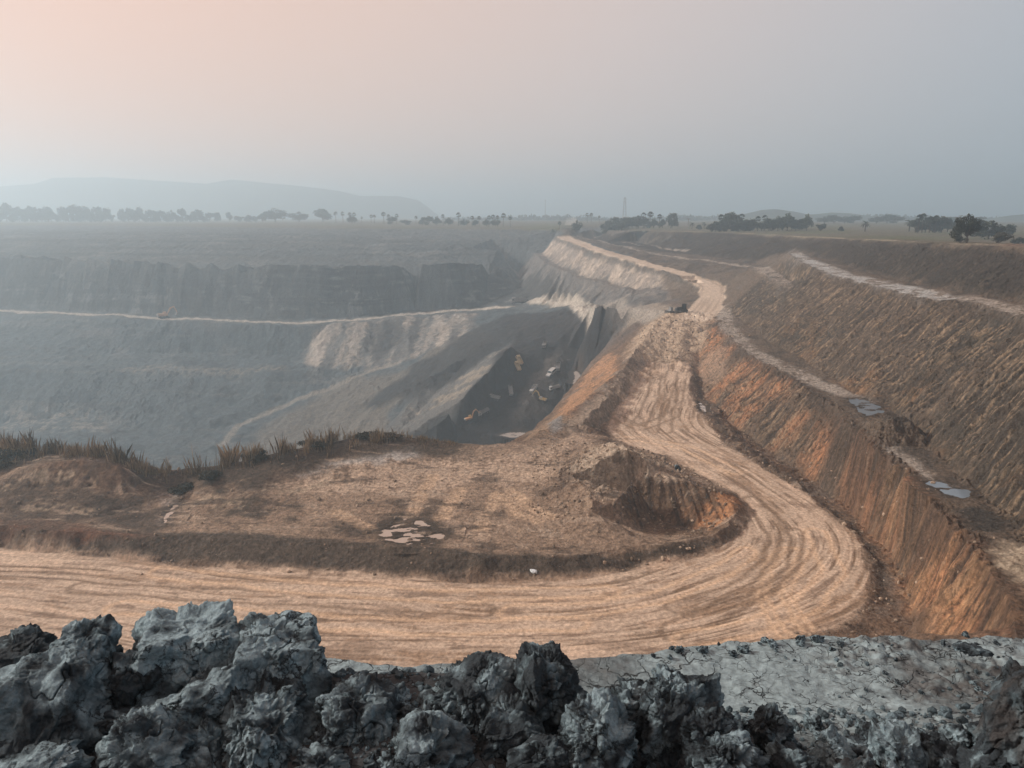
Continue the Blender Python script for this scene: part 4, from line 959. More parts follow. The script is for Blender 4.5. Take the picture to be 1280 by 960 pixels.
_protos = {}
def tree_at(kind, u, vbase, hpx, wpx, label, group=None, cat='tree', seed=None, far=None):
    z_ = 7.6
    t = far or min(860.0, z_ / max(0.0058, (vbase - 268) / FOC))
    d = ray(u, vbase); x, y = d[0] * t, d[1] * t
    k_ = 1.15 if u > 640 else 0.92; H = hpx * t / FOC * k_; W = wpx * t / FOC * k_ * 1.05
    sd_ = seed if seed is not None else random.randint(0, 3)
    key = (kind, sd_)
    name = {'b': 'broadleaf_tree', 'p': 'fan_palm', 'd': 'date_palm', 's': 'shrub'}[kind]
    if key not in _protos:
        pr = {'b': lambda: broadleaf(name, 10, 10, sd_ + 10), 'p': lambda: fan_palm(name, 10, sd_ + 20), 'd': lambda: date_palm(name, 10, sd_ + 30), 's': lambda: bush(name, 5, 8, sd_ + 40, 600, leaf=0.5)}[kind]()
        _protos[key] = (pr, [False]); 
    pr, used = _protos[key]
    o = pr if not used[0] else copy_tree(pr); used[0] = True
    if kind == 'p': sx = sz = H / 10
    elif kind == 'd': sx = sz = H / 10
    elif kind == 'b': sx = W / 9.5; sz = H / 10
    else: sx = W / 8; sz = H / 5
    o.location = (x, y, ground_z(x, y) - 0.1); o.scale = (sx, sx, sz); o.rotation_euler = (0, 0, random.uniform(0, 6.28))
    tag(o, label, cat, group)
    return o

G1 = 'faint trees of the treeline under the flat-topped hill'
for u, h, w_ in ((-12, 24, 18), (8, 27, 20), (24, 21, 16), (38, 22, 16), (52, 20, 15), (64, 22, 15), (79, 21, 17), (94, 24, 17), (106, 22, 14), (119, 22, 17), (132, 20, 16), (151, 19, 9), (161, 20, 14), (174, 21, 14), (188, 17, 14), (201, 16, 14), (215, 17, 10), (229, 19, 12), (247, 17, 16), (262, 13, 13), (272, 14, 10)):
    tree_at('b', u, 274.5 + 0.004 * u, h, w_, 'faint grey tree in the hazy treeline under the flat-topped hill', G1)
for u, h, w_ in ((0, 15, 22), (16, 14, 20), (31, 15, 22), (46, 14, 20), (60, 15, 22), (72, 13, 18), (87, 14, 20), (100, 15, 20), (113, 14, 18), (126, 13, 20), (140, 12, 12), (156, 13, 14), (168, 13, 18), (182, 12, 18), (195, 12, 16), (208, 12, 16), (222, 12, 16), (238, 12, 18), (255, 10, 18), (300, 9, 18), (312, 10, 18), (320, 9, 14)):
    tree_at('s', u, 275.5 + 0.004 * u, h, w_, 'faint bush filling the foot of the hazy treeline under the flat-topped hill', 'bushes at the foot of the faint treeline', 'bush')
tree_at('b', 287, 275.5, 14, 9, 'small darker tree standing before the faint treeline under the hill')
for u, h, w_, lab in ((328, 13, 14, 'low hazy tree touching the left side of a big domed tree'), (344, 20, 30, 'big domed hazy tree, left of the two widest on the left horizon'), (374, 15, 22, 'middling hazy tree between the two widest domed trees'),
                      (404, 19, 28, 'big domed hazy tree, right of the two widest on the left horizon')):
    tree_at('b', u, 277.5, h, w_, lab)
G2 = 'hazy fan palms along the horizon left of the far road end'
for u, h in ((420, 15), (429, 15), (437, 14), (443, 14), (452, 9), (464, 12), (468, 12), (480, 16), (486, 13), (496, 14), (520, 12), (554, 15), (573, 18), (590, 14), (599, 14), (611, 15), (616, 16), (622, 15), (629, 18), (638, 14)):
    tree_at('p', u, 278.5 + 0.018 * (u - 420), h, h, 'hazy fan palm on the horizon left of the far road end', G2, 'palm')
G3 = 'bushy hazy trees between the palms left of the far road end'
for u, h, w_ in ((440, 12, 14), (490, 11, 14), (507, 7, 16), (528, 12, 10), (536, 13, 12), (546, 13, 12), (561, 12, 12), (580, 10, 12), (594, 9, 12), (608, 11, 10), (619, 11, 12)):
    tree_at('b', u, 279 + 0.016 * (u - 420), h, w_, 'bushy hazy tree among the fan palms left of the far road end', G3)
tree_at('p', 691, 284.5, 10, 9, 'small hazy fan palm, left of the pair beside the far road end', None, 'palm'); tree_at('p', 699, 284.5, 11, 9, 'small hazy fan palm, right of the pair beside the far road end', None, 'palm')
tree_at('b', 721, 285, 15, 10, 'single rounded hazy tree above the far end of the haul road'); 
G4 = 'very faint palms behind the rounded tree'
for u, h in ((734, 11), (739, 11), (749, 8)): tree_at('p', u, 282, h, h, 'very faint fan palm just right of the rounded tree at the road end', G4, 'palm', far=640)
G5 = 'trees of the hedge-like row under the lattice mast'
for u, h, w_ in ((757, 11, 11), (764, 13, 12), (772, 13, 12), (781, 12, 12), (790, 13, 12)): tree_at('b', u, 284, h, w_, 'blue-grey tree in the low row beneath the lattice mast', G5)
G6 = 'fan palms just right of the lattice mast'
for u, h in ((798, 14), (804, 17), (812, 18), (824, 15)): tree_at('p', u, 284.5, h, h, 'blue-grey fan palm a little right of the lattice mast', G6, 'palm')
tree_at('b', 828, 284.5, 10, 9, 'short bushy tree tucked between a palm and a taller tree right of the mast')
tree_at('b', 840, 285, 18, 13, 'tall narrow tree closing the row of palms right of the mast')
for u, h, lab in ((865, 9, 'tiny date palm on the bare stretch right of the mast palms'), (880, 9, 'tiny date palm just left of the dark thicket')): tree_at('d', u, 286, h, h, lab, None, 'palm')
tree_at('s', 874, 286.5, 6, 9, 'tiny shrub between the two tiny date palms', None, 'shrub')
tree_at('p', 901, 288, 18, 18, 'dark fan palm at the left of the thicket before the low hills', None, 'palm'); tree_at('p', 926, 288, 18, 18, 'dark fan palm at the right of the tallest thicket tree', None, 'palm')
tree_at('b', 914, 288.5, 21, 18, 'tallest rounded tree in the dark thicket, a palm on either side')
for u, h, w_ in ((894, 12, 14), (906, 15, 14), (921, 15, 14), (932, 13, 14), (941, 14, 13), (952, 11, 14), (961, 14, 14), (978, 15, 14), (989, 15, 13), (999, 12, 12)):
    tree_at('b', u, 289, h, w_, 'dark bushy tree packed into the thicket before the low hills', 'trees packed into the thicket')
for u, h, w_ in ((760, 12, 14), (768, 13, 14), (777, 12, 14), (786, 13, 14), (796, 12, 13), (806, 12, 13), (817, 11, 12)):
    tree_at('b', u, 284.5, h, w_, 'small blue-grey tree filling the row beneath and right of the lattice mast', 'trees filling the row by the mast')
for u, h, w_ in ((1144, 15, 14), (1156, 18, 18), (1166, 17, 18)):
    tree_at('b', u, 293.5, h, w_, 'hazy bushy tree between the palms of the blue clump', 'bushy trees of the blue clump', far=290)
G7 = 'bushes filling the foot of the thicket'
for u, h, w_ in ((890, 9, 14), (900, 9, 16), (908, 10, 14), (922, 11, 14), (930, 10, 14), (938, 11, 14), (964, 10, 12)): tree_at('s', u, 289, h, w_, 'dark bush at the foot of the thicket before the low hills', G7, 'bush')
tree_at('p', 947, 289, 16, 16, 'fan palm, left of the pair in the middle of the dark thicket', None, 'palm'); tree_at('p', 955, 289, 17, 17, 'fan palm, right of the pair in the middle of the dark thicket', None, 'palm')
tree_at('b', 972, 289.5, 17, 15, 'dense tree left of the high-domed one at the thicket right end'); tree_at('b', 984, 289.5, 20, 16, 'high-domed dense tree in the right part of the thicket'); tree_at('b', 994, 289.5, 13, 14, 'low dense tree closing the thicket on the right')
tree_at('b', 1008, 290, 19, 12, 'tall narrow dark tree standing alone right of the thicket')
tree_at('s', 1025, 290.5, 9, 14, 'small bush right of the lone narrow tree', None, 'bush'); tree_at('s', 1051, 291.5, 6, 8, 'tiny low bush between the lone narrow tree and the spiky palm', None, 'bush')
tree_at('d', 1081, 292, 14, 12, 'short spiky date palm, left of the two lone ones', None, 'palm'); tree_at('d', 1136, 292, 16, 12, 'short spiky date palm, right of the two lone ones', None, 'palm')
G8 = 'palms of the blue clump left of the big dark tree'
for u, h in ((1147, 20), (1152, 21), (1161, 18), (1168, 19)): tree_at('p', u, 293.5, h, h, 'blue-grey palm in the clump left of the big dark tree', G8, 'palm', far=285)
tree_at('b', 1176, 293.5, 18, 20, 'hazy round tree at the right of the blue clump of palms', far=290); tree_at('b', 1184, 293.5, 15, 14, 'smaller hazy tree on the right flank of the blue clump', far=300)
tree_at('b', 1236, 296, 22, 30, 'hazy broad tree behind the bush beside the big dark tree', far=215); tree_at('b', 1260, 294, 14, 16, 'hazy low tree right of the broad one behind the bush', far=240)
tree_at('s', 1273, 298, 9, 14, 'low bush near the right edge of the plain', None, 'bush', far=180)
G9 = 'very faint bushes in the fields before the low hills'
for u in (1030, 1042, 1055, 1066, 1095, 1108, 1120, 1195, 1220): tree_at('b', u, 284 + (u % 7) * .3, 8 + u % 5, 16, 'very faint pale tree in the fields before the low hills', G9, far=620)
# big dark tree at the rim
HX = at(1208, 304, -4.9); hero = broadleaf('broadleaf_tree', 5.3, 4.4, 77, n=3800, base=(0.030, 0.034, 0.022), leaf=0.16, trunk=0.30)
hero.location = (HX[0], HX[1], ground_z(HX[0], HX[1]) - 0.1); tag(hero, 'big dark tree standing alone at the rim above the right cuts', 'tree')
hb = bush('shrub', 1.3, 2.6, 51, 600, (0.035, 0.036, 0.025), 0.12); q_ = at(1200, 303, -4.9); hb.location = (q_[0], q_[1] - 0.4, ground_z(q_[0], q_[1]) - 0.1); tag(hb, 'dark shrub at the foot of the big dark tree', 'shrub')
hb = bush('shrub', 2.3, 4.6, 52, 1100, (0.055, 0.052, 0.04), 0.13); q_ = at(1246, 302, -4.7); hb.location = (q_[0], q_[1], ground_z(q_[0], q_[1]) - 0.1); tag(hb, 'grey-brown bush right of the big dark tree', 'bush')
# woods far off, one pale mass
cs, rs = [], []
for u in np.arange(560, 1300, 2.2):
    d_ = 1080 + random.uniform(-90, 110); cs.append(((u - 640) / FOC * d_, d_, -8 + random.uniform(0, 5) * (0.6 + 0.5 * math.sin(u * .03)))); rs.append(random.uniform(3, 5.5))
V, F, c = leaf_cloud(cs, rs, 9000, 2.0, (0.05, 0.06, 0.04), 5, 0.8)
o = link('woods', np_mesh('woods', V, F, M_LEAF, False, c)); o['kind'] = 'stuff'

# dry tall grass along the lip of the plateau
g = np.random.default_rng(3)
lip = pl((-90, 548, -26.4), (-20, 556, -26.5), (40, 566, -26.4), (100, 566, -26.2), (140, 568, -26.2), (158, 582, -27), (190, 592, -28), (240, 586, -28), (300, 578, -27.3), (345, 566, -26.7), (400, 556, -26.6), (450, 548, -26.6), (500, 543, -26.8))
lip.append(at(570, 553, -27.6)); lp = np.array(lip); seg = np.hypot(*np.diff(lp[:, :2], axis=0).T); cum_ = np.concatenate([[0], np.cumsum(seg)])
n = 14000
s_ = g.random(n) * cum_[-1]; s_ += 0.9 * np.sin(s_ * 2.1) + 0.5 * np.sin(s_ * 5.3)
bx = np.interp(s_, cum_, lp[:, 0]); by = np.interp(s_, cum_, lp[:, 1]); off = g.normal(size=n) * 1.1 + 0.3
bx = bx + g.normal(size=n) * 0.2; by = by + off; keep = pn(bx / 2.4, by / 3.0, 500) > -0.18
bx, by, off = bx[keep], by[keep], off[keep]; n = len(bx)
bz = relief(bx, by)
hgt = (0.75 + 0.85 * np.clip(pn(bx / 3.4, by / 4, 501) + 0.35, 0, 1.2)) * (0.45 + 0.8 * g.random(n)) * np.where(g.random(n) < 0.22, 1.6, 1.0) * (0.3 + 0.7 * sstep(-6.0, -22.0, bx)); a = g.random(n) * 6.28; wd = 0.012 + 0.018 * g.random(n)
lean = g.normal(size=(n, 2)) * 0.16 * hgt[:, None]
dx, dy = np.cos(a) * wd, np.sin(a) * wd
V = np.stack([np.stack([bx - dx, by - dy, bz - .1], 1), np.stack([bx + dx, by + dy, bz - .1], 1), np.stack([bx + lean[:, 0] * .4 + dx * .8, by + lean[:, 1] * .4 + dy * .8, bz + hgt * .6], 1),
              np.stack([bx + lean[:, 0], by + lean[:, 1], bz + hgt], 1)], 1).reshape(-1, 3)
F = np.arange(4 * n).reshape(-1, 4)
mixc = np.clip(pn(bx / 5, by / 5, 502) + 0.75 + 0.35 * g.normal(size=n), 0, 1)[:, None]
col = (np.array([[0.06, 0.047, 0.03]]) * (1 - mixc) + np.array([[0.27, 0.195, 0.12]]) * mixc) * (0.6 + 0.7 * g.random((n, 1)))
o = link('dry_grass', np_mesh('dry_grass', V, F, M_LEAF, False, np.repeat(col, 4, 0))); o['kind'] = 'stuff'
for u, v, h, w_, lab in ((-4, 584, 42, 60, 'dark tall bush at the far left of the grassy lip'), (36, 574, 24, 40, 'dark bush just right of the tallest one on the grassy lip'), (225, 596, 26, 50, 'dark bush in the dip of the grassy lip'),
                         (262, 590, 26, 48, 'dark bush on the right side of the dip in the grassy lip'), (318, 574, 20, 44, 'dark bush where the grassy lip rises again'), (395, 562, 18, 50, 'low dark bush on the rise right of the dip'), (452, 552, 16, 44, 'low dark bush near the right end of the grassy lip'), (492, 549, 14, 40, 'low brown bush closing the grassy lip on the right')):
    p_ = at(u, v, -27.2); t = np.hypot(p_[0], p_[1])
    b_ = bush('bush', 0.5 * h * t / FOC, w_ * t / FOC, int(u) + 200, 1500, (0.032, 0.032, 0.022) if 'brown' not in lab else (0.06, 0.045, 0.03), 0.13)
    b_.location = (p_[0], p_[1], ground_z(p_[0], p_[1]) - 0.15); tag(b_, lab, 'bush')
# ------------------------------------------------------------------ machines in the pit
M_YEL = simple_mat('yellow_paint', (0.38, 0.27, 0.11), 0.5, 0.4, var=0.25, scale=1.5); M_ORG = simple_mat('orange_paint', (0.38, 0.20, 0.09), 0.5, 0.4, var=0.25, scale=1.5)
M_WHT = simple_mat('white_paint', (0.34, 0.335, 0.33), 0.6, 0.4, var=0.12, scale=2); M_GRY = simple_mat('dusty_steel', (0.20, 0.20, 0.20), 0.7, 0.3, var=0.3, scale=1.5); M_DRK = simple_mat('tyre_black', (0.02, 0.02, 0.02), 0.9, 0.2)
M_GLS = simple_mat('glass', (0.03, 0.04, 0.045), 0.08, 0.6); M_TAN = simple_mat('dusty_cab', (0.45, 0.36, 0.22), 0.7, 0.3, var=0.25, scale=1.5)

def wheel(parent, x, y, r, w):
    m = MB(); m.tube([(x - w / 2, y, r), (x + w / 2, y, r)], r, 14); o = m.build('wheel', M_DRK, parent)
    h = MB(); h.tube([(x - w / 2 - .02, y, r), (x + w / 2 + .02, y, r)], r * .5, 10); h.build('rim', M_GRY, o)
def dump_truck(cabmat, bodymat):
    t = empty('dump_truck', (0, 0, 0))
    m = MB(); m.box((0, 0, 0.95), (0.9, 7.0, 0.3)); m.box((0, 3.3, .8), (2.3, .3, .5)); m.build('chassis', M_DRK, t)
    m = MB(); m.prism([(2.0, 0.9), (3.5, 0.9), (3.55, 1.9), (3.3, 2.75), (2.0, 2.75)], -1.2, 1.2); c = m.build('cab', cabmat, t, bevel=.06)
    m = MB(); m.box((0, 3.47, 2.25), (2.05, .06, .75), rx=R(-16)); m.build('windscreen', M_GLS, c)
    for s in (-1, 1):
        m = MB(); m.box((s * 1.21, 2.8, 2.25), (.03, .8, .6)); m.build('window', M_GLS, c)
    m = MB()   # open tipper body: floor, sides, headboard, cab guard
    m.box((0, -.9, 1.35), (2.4, 5.2, .14)); m.box((-1.22, -.9, 2.15), (.1, 5.2, 1.6)); m.box((1.22, -.9, 2.15), (.1, 5.2, 1.6)); m.box((0, 1.72, 2.25), (2.5, .12, 1.8)); m.box((0, 2.5, 3.12), (2.5, 1.7, .1)); m.box((0, -3.52, 2.0), (2.4, .1, 1.3), rx=R(8))
    for k in range(5):
        for s in (-1, 1): m.box((s * 1.32, -3.1 + k * 1.1, 2.1), (.1, .14, 1.5))
    m.build('dump_body', bodymat, t)
    for y in (2.7, -1.6, -2.9):
        for s in (-1, 1): wheel(t, s * 1.02, y, .52, .42)
    for s in (-1, 1):
        m = MB(); m.box((s * .85, 3.57, 1.2), (.35, .06, .22)); m.build('headlight', M_GLS, t)
    return t
def excavator(pm, cabm):
    t = empty('excavator', (0, 0, 0))
    for s in (-1, 1):
        m = MB(); m.prism([(-2.0, .1), (-1.7, 0), (1.7, 0), (2.0, .1), (2.25, .5), (2.0, .9), (-2.0, .9), (-2.25, .5)], s * 1.25 - .3, s * 1.25 + .3); m.build('track', M_DRK, t)
    m = MB(); m.box((0, 0, 1.0), (1.5, 1.6, .5)); m.build('turntable', M_GRY, t)
    m = MB(); m.prism([(-2.5, 1.25), (1.5, 1.25), (1.5, 1.9), (.2, 2.2), (-2.5, 2.4)], -1.35, 1.35); m.build('engine_housing', pm, t, bevel=.08)
    m = MB(); m.prism([(-2.9, 1.3), (-2.5, 1.2), (-2.5, 2.35), (-2.9, 2.2)], -1.3, 1.3); m.build('counterweight', M_GRY, t)
    m = MB(); m.prism([(0.1, 1.3), (1.6, 1.3), (1.7, 2.0), (1.4, 3.0), (.1, 3.0)], -1.33, -.35); c = m.build('cab', cabm, t, bevel=.05)
    m = MB(); m.box((-.84, 1.62, 2.4), (.8, .05, .9), rx=R(-14)); m.build('window', M_GLS, c)
    m = MB(); m.prism([(1.2, 1.6), (1.7, 1.6), (3.4, 4.2), (5.0, 4.9), (4.9, 5.35), (3.1, 4.75)], -.1, .4); m.build('boom', pm, t)
    m = MB(); m.prism([(4.6, 5.3), (5.1, 5.5), (6.2, 3.0), (6.3, 2.2), (6.0, 2.2), (5.6, 3.3)], -.05, .35); st = m.build('stick', pm, t)
    m = MB(); m.prism([(5.9, 2.3), (6.5, 2.1), (6.5, 1.4), (5.9, .9), (5.2, 1.0), (5.6, 1.6)], -.55, .85); m.build('bucket', M_GRY, t)
    return t
def bulldozer(pm):
    t = empty('bulldozer', (0, 0, 0))
    for s in (-1, 1):
        m = MB(); m.prism([(-1.5, .1), (-1.2, 0), (1.2, 0), (1.5, .1), (1.7, .5), (.9, .9), (-1.2, .95), (-1.7, .5)], s * 1.0 - .28, s * 1.0 + .28); m.build('track', M_DRK, t)
    m = MB(); m.prism([(-1.2, .7), (1.7, .7), (1.7, 1.6), (.2, 1.75), (-1.2, 1.5)], -.6, .6); m.build('engine_housing', pm, t, bevel=.05)
    m = MB(); m.prism([(-1.2, 1.5), (.2, 1.7), (.1, 2.8), (-1.1, 2.8)], -.7, .7); c = m.build('cab', pm, t, bevel=.05)
    m = MB(); m.box((0, .17, 2.3), (1.1, .05, .7)); m.build('window', M_GLS, c)
    m = MB(); m.prism([(2.1, .05), (2.3, .05), (2.15, .6), (2.35, 1.25), (2.2, 1.25), (2.0, .6)], -1.7, 1.7); b = m.build('blade', M_GRY, t)
    for s in (-1, 1):
        m = MB(); m.box((s * 1.35, 1.2, .4), (.14, 1.9, .2)); m.build('push_arm', M_GRY, t)
    return t
def utility_car():
    t = empty('jeep', (0, 0, 0)); m = MB(); m.prism([(-2, .5), (2, .5), (2, 1.05), (.9, 1.15), (.4, 1.75), (-1.9, 1.75), (-2, 1.1)], -.85, .85); b = m.build('body', M_WHT, t, bevel=.06)
    for s in (-1, 1):
        m = MB(); m.box((s * .86, -.7, 1.42), (.03, 2.0, .42)); m.build('window', M_GLS, b)
    m = MB(); m.box((0, .68, 1.45), (1.4, .05, .6), rx=R(30)); m.build('windscreen', M_GLS, b)
    for y in (-1.25, 1.3):
        for s in (-1, 1): wheel(t, s * .78, y, .36, .24)
    return t
_tr = {}
def put_machine(o, u, v, rz, label, cat, group=None, sc=1.0, dz=0.0):
    x, y, z = hit(u, v); gx = np.array([x, x + 1.5, x - 1.5, x, x]); gy = np.array([y, y, y, y + 2, y - 2]); zz = relief(gx, gy)
    o.location = (x, y, float(zz.mean()) + dz); o.rotation_euler = (math.atan2(zz[3] - zz[4], 4) * math.cos(rz), 0, rz); o.scale = (sc,) * 3
    return tag(o, label, cat, group)
def truck(cm, bm):
    k = (cm.name, bm.name)
    if k not in _tr: _tr[k] = dump_truck(cm, bm); return _tr[k]
    return copy_tree(_tr[k])
GT = 'dump trucks in the coal pit'
for u, v, rz, cm, bm, lab in ((681, 433, 2.9, M_GRY, M_GRY, 'grey dump truck highest up the coal haul lane'), (698, 460, 3.0, M_WHT, M_GRY, 'dump truck with white top halfway down the coal haul lane'),
                              (648, 455, 0.5, M_TAN, M_TAN, 'dusty yellow dump truck, upper of two queueing below the pale nose'), (646, 464, 0.45, M_TAN, M_TAN, 'dusty yellow dump truck, lower of two queueing below the pale nose'),
                              (668, 491, 2.6, M_WHT, M_WHT, 'white-topped dump truck just behind the yellow excavator'), (638, 492, 3.3, M_WHT, M_GRY, 'dump truck with white cab left of the yellow excavator'),
                              (618, 499, 1.2, M_GRY, M_GRY, 'dull grey dump truck leftmost on the coal floor'), (606, 518, 2.0, M_WHT, M_GRY, 'white-cabbed dump truck near the orange excavator'),
                              (694, 490, 1.9, M_WHT, M_WHT, 'white dump truck right of the yellow excavator by the orange slope')):
    put_machine(truck(cm, bm), u, v, rz, lab, 'truck', GT, sc=.5)
put_machine(truck(M_GRY, M_GRY), 649, 379, 1.6, 'tiny dark truck on the pale track at the head of the pit', 'truck')
put_machine(utility_car(), 690, 469, 2.4, 'small white jeep on the coal haul lane', 'car')
put_machine(excavator(M_YEL, M_WHT), 677, 503, 1.2, 'yellow excavator with white cab on the coal floor', 'excavator', sc=.55)
put_machine(excavator(M_ORG, M_YEL), 588, 529, -1.25, 'orange excavator on the coal nearest the camera', 'excavator', sc=.55)
put_machine(excavator(M_ORG, M_ORG), 205, 397, -0.9, 'orange excavator with raised arm on the far bench track', 'excavator', sc=1.0)
put_machine(bulldozer(M_DRK), 853, 390, 1.2, 'dark bulldozer where the upper haul road turns, right of a pair', 'bulldozer', sc=0.72)
put_machine(bulldozer(M_GRY), 838, 391, 0.5, 'smaller grey bulldozer where the upper road turns, left of a pair', 'bulldozer', sc=0.5)

# lattice mast and thin pole on the plain
def mast(H, W, label, u, far, lattice=True):
    x, y = (u - 640) / FOC * far, far; t = empty('lattice_mast' if lattice else 'pole', (x, y, ground_z(x, y)))
    m = MB()
    if lattice:
        for sx in (-1, 1):
            for sy in (-1, 1): m.tube([(sx * W, sy * W, 0), (sx * W * .35, sy * W * .35, H)], .16, 4)
        m.build('leg', M_GRY, t); b = MB(); n = 9
        for k in range(n):
            z0, z1 = H * k / n, H * (k + 1) / n; w0, w1 = W * (1 - .65 * k / n), W * (1 - .65 * (k + 1) / n)
            for a_, b_ in (((-w0, -w0, z0), (w1, -w1, z1)), ((w0, -w0, z0), (-w1, -w1, z1)), ((w0, w0, z0), (w1, -w1, z1)), ((-w0, w0, z0), (-w1, -w1, z1))): b.tube([a_, b_], .1, 4)
        b.build('brace', M_GRY, t)
        c = MB(); c.box((0, 0, H * .92), (W * 2.2, .4, .4)); c.box((0, 0, H * .8), (W * 1.8, .4, .4)); c.build('crossarm', M_GRY, t)
    else:
        m.tube([(0, 0, -.5), (0, 0, H)], [.3, .16], 6); m.build('shaft', M_GRY, t); c = MB(); c.box((0, 0, H * .96), (2.2, .2, .2)); c.build('crossarm', M_GRY, t)
    tag(t, label, 'mast' if lattice else 'pole')
mast(26, 2.0, 'hazy lattice mast rising above the trees on the horizon', 777.5, 900)
mast(24, 1.0, 'very faint thin pole on the horizon left of the road end', 680.5, 950, False)
mast(5.5, 1.0, 'small post on the field left of the dark thicket', 856, 430, False)

# dust cloud behind traffic at the far end of the haul road
m = bpy.data.materials.new('dust'); m.use_nodes = True; nt = m.node_tree; nt.nodes.clear(); o_ = nt.nodes.new('ShaderNodeOutputMaterial'); pv = nt.nodes.new('ShaderNodeVolumePrincipled')
nt.links.new(pv.outputs[0], o_.inputs['Volume']); pv.inputs['Density'].default_value = 0.022; pv.inputs['Color'].default_value = (0.95, 0.92, 0.88, 1); pv.inputs['Anisotropy'].default_value = 0.3
import bmesh
bm = bmesh.new(); bmesh.ops.create_icosphere(bm, subdivisions=4, radius=1); me = bpy.data.meshes.new('dust_cloud'); bm.to_mesh(me); bm.free()
co_ = np.empty(len(me.vertices) * 3); me.vertices.foreach_get('co', co_); co_ = co_.reshape(-1, 3); co_ *= (1 + 0.35 * fbm(co_[:, 0] * 1.4 + co_[:, 2], co_[:, 1] * 1.4 + co_[:, 2] * 0.7, 3, 77))[:, None]; me.vertices.foreach_set('co', co_.ravel()); me.materials.append(m)
p_ = at(720, 292, -12.8); o = link('dust_cloud', me); o.location = (p_[0], p_[1] + 30, -8.5); o.scale = (6.0, 14, 7.0); o['kind'] = 'stuff'
# ------------------------------------------------------------------ clay clods
def _h3(ix, iy, iz, seed):
    h = (ix * 374761393 + iy * 668265263 + iz * 2147483647 % 4294967291 + seed * 1274126177) & 0xFFFFFFFF
    h = ((h ^ (h >> 13)) * 1274126177) & 0xFFFFFFFF; h = h ^ (h >> 16); h = (h * 2246822519) & 0xFFFFFFFF
    return h ^ (h >> 15)
def pn3(P, seed):
    P0 = np.floor(P).astype(np.int64); f = P - P0; u = f * f * f * (f * (f * 6 - 15) + 10); r_ = 0
    for dx in (0, 1):
        for dy in (0, 1):
            for dz in (0, 1):
                h = _h3(P0[:, 0] + dx, P0[:, 1] + dy, P0[:, 2] + dz, seed); a = (h & 1023) * (2 * math.pi / 1024); zz = ((h >> 10) & 1023) / 511.5 - 1; s = np.sqrt(1 - np.clip(zz * zz, 0, 1))
                d = np.cos(a) * s * (f[:, 0] - dx) + np.sin(a) * s * (f[:, 1] - dy) + zz * (f[:, 2] - dz)
                r_ = r_ + d * (u[:, 0] if dx else 1 - u[:, 0]) * (u[:, 1] if dy else 1 - u[:, 1]) * (u[:, 2] if dz else 1 - u[:, 2])
    return r_ * 1.5
def fbm3(P, o, seed, gain=0.5):
    s = 0; a = 1; n = 0
    for k in range(o): s = s + a * pn3(P * 2.03 ** k + k * 7.7, seed + k); n += a; a *= gain
    return s / n
def worley3(P, seed):
    P0 = np.floor(P).astype(np.int64); d1 = np.full(len(P), 9.0); d2 = np.full(len(P), 9.0)
    for dx in (-1, 0, 1):
        for dy in (-1, 0, 1):
            for dz in (-1, 0, 1):
                c = P0 + np.array([dx, dy, dz]); h = _h3(c[:, 0], c[:, 1], c[:, 2], seed)
                q_ = c + np.stack([(h & 1023) / 1023, ((h >> 10) & 1023) / 1023, ((h >> 20) & 1023) / 1023], 1); d = ((P - q_) ** 2).sum(1)
                d2 = np.minimum(d2, np.maximum(d1, d)); d1 = np.minimum(d1, d)
    return np.sqrt(d1), np.sqrt(d2)
def shards3(P, seed):
    P0 = np.floor(P).astype(np.int64); d1 = np.full(len(P), 9.0); hv = np.zeros(len(P)); tl = np.zeros(len(P))
    for dx in (-1, 0, 1):
        for dy in (-1, 0, 1):
            for dz in (-1, 0, 1):
                c = P0 + np.array([dx, dy, dz]); h = _h3(c[:, 0], c[:, 1], c[:, 2], seed)
                o_ = P - c - np.stack([(h & 1023) / 1023, ((h >> 10) & 1023) / 1023, ((h >> 20) & 1023) / 1023], 1); d = (o_ ** 2).sum(1); m = d < d1
                g_ = _h3(c[:, 2], c[:, 0], c[:, 1], seed + 91); t_ = o_[:, 0] * ((g_ & 255) / 128 - 1) + o_[:, 1] * (((g_ >> 8) & 255) / 128 - 1) + o_[:, 2] * (((g_ >> 16) & 255) / 128 - 1)
                d1 = np.where(m, d, d1); hv = np.where(m, ((h >> 5) & 511) / 511 - .5, hv); tl = np.where(m, t_, tl)
    return hv, tl
_ico = {}
def ico(n):
    if n not in _ico:
        bm = bmesh.new(); bmesh.ops.create_icosphere(bm, subdivisions=n, radius=1); V = np.array([v.co[:] for v in bm.verts]); F = np.array([[v.index for v in f.verts] for f in bm.faces]); bm.free(); _ico[n] = (V, F)
    return _ico[n]

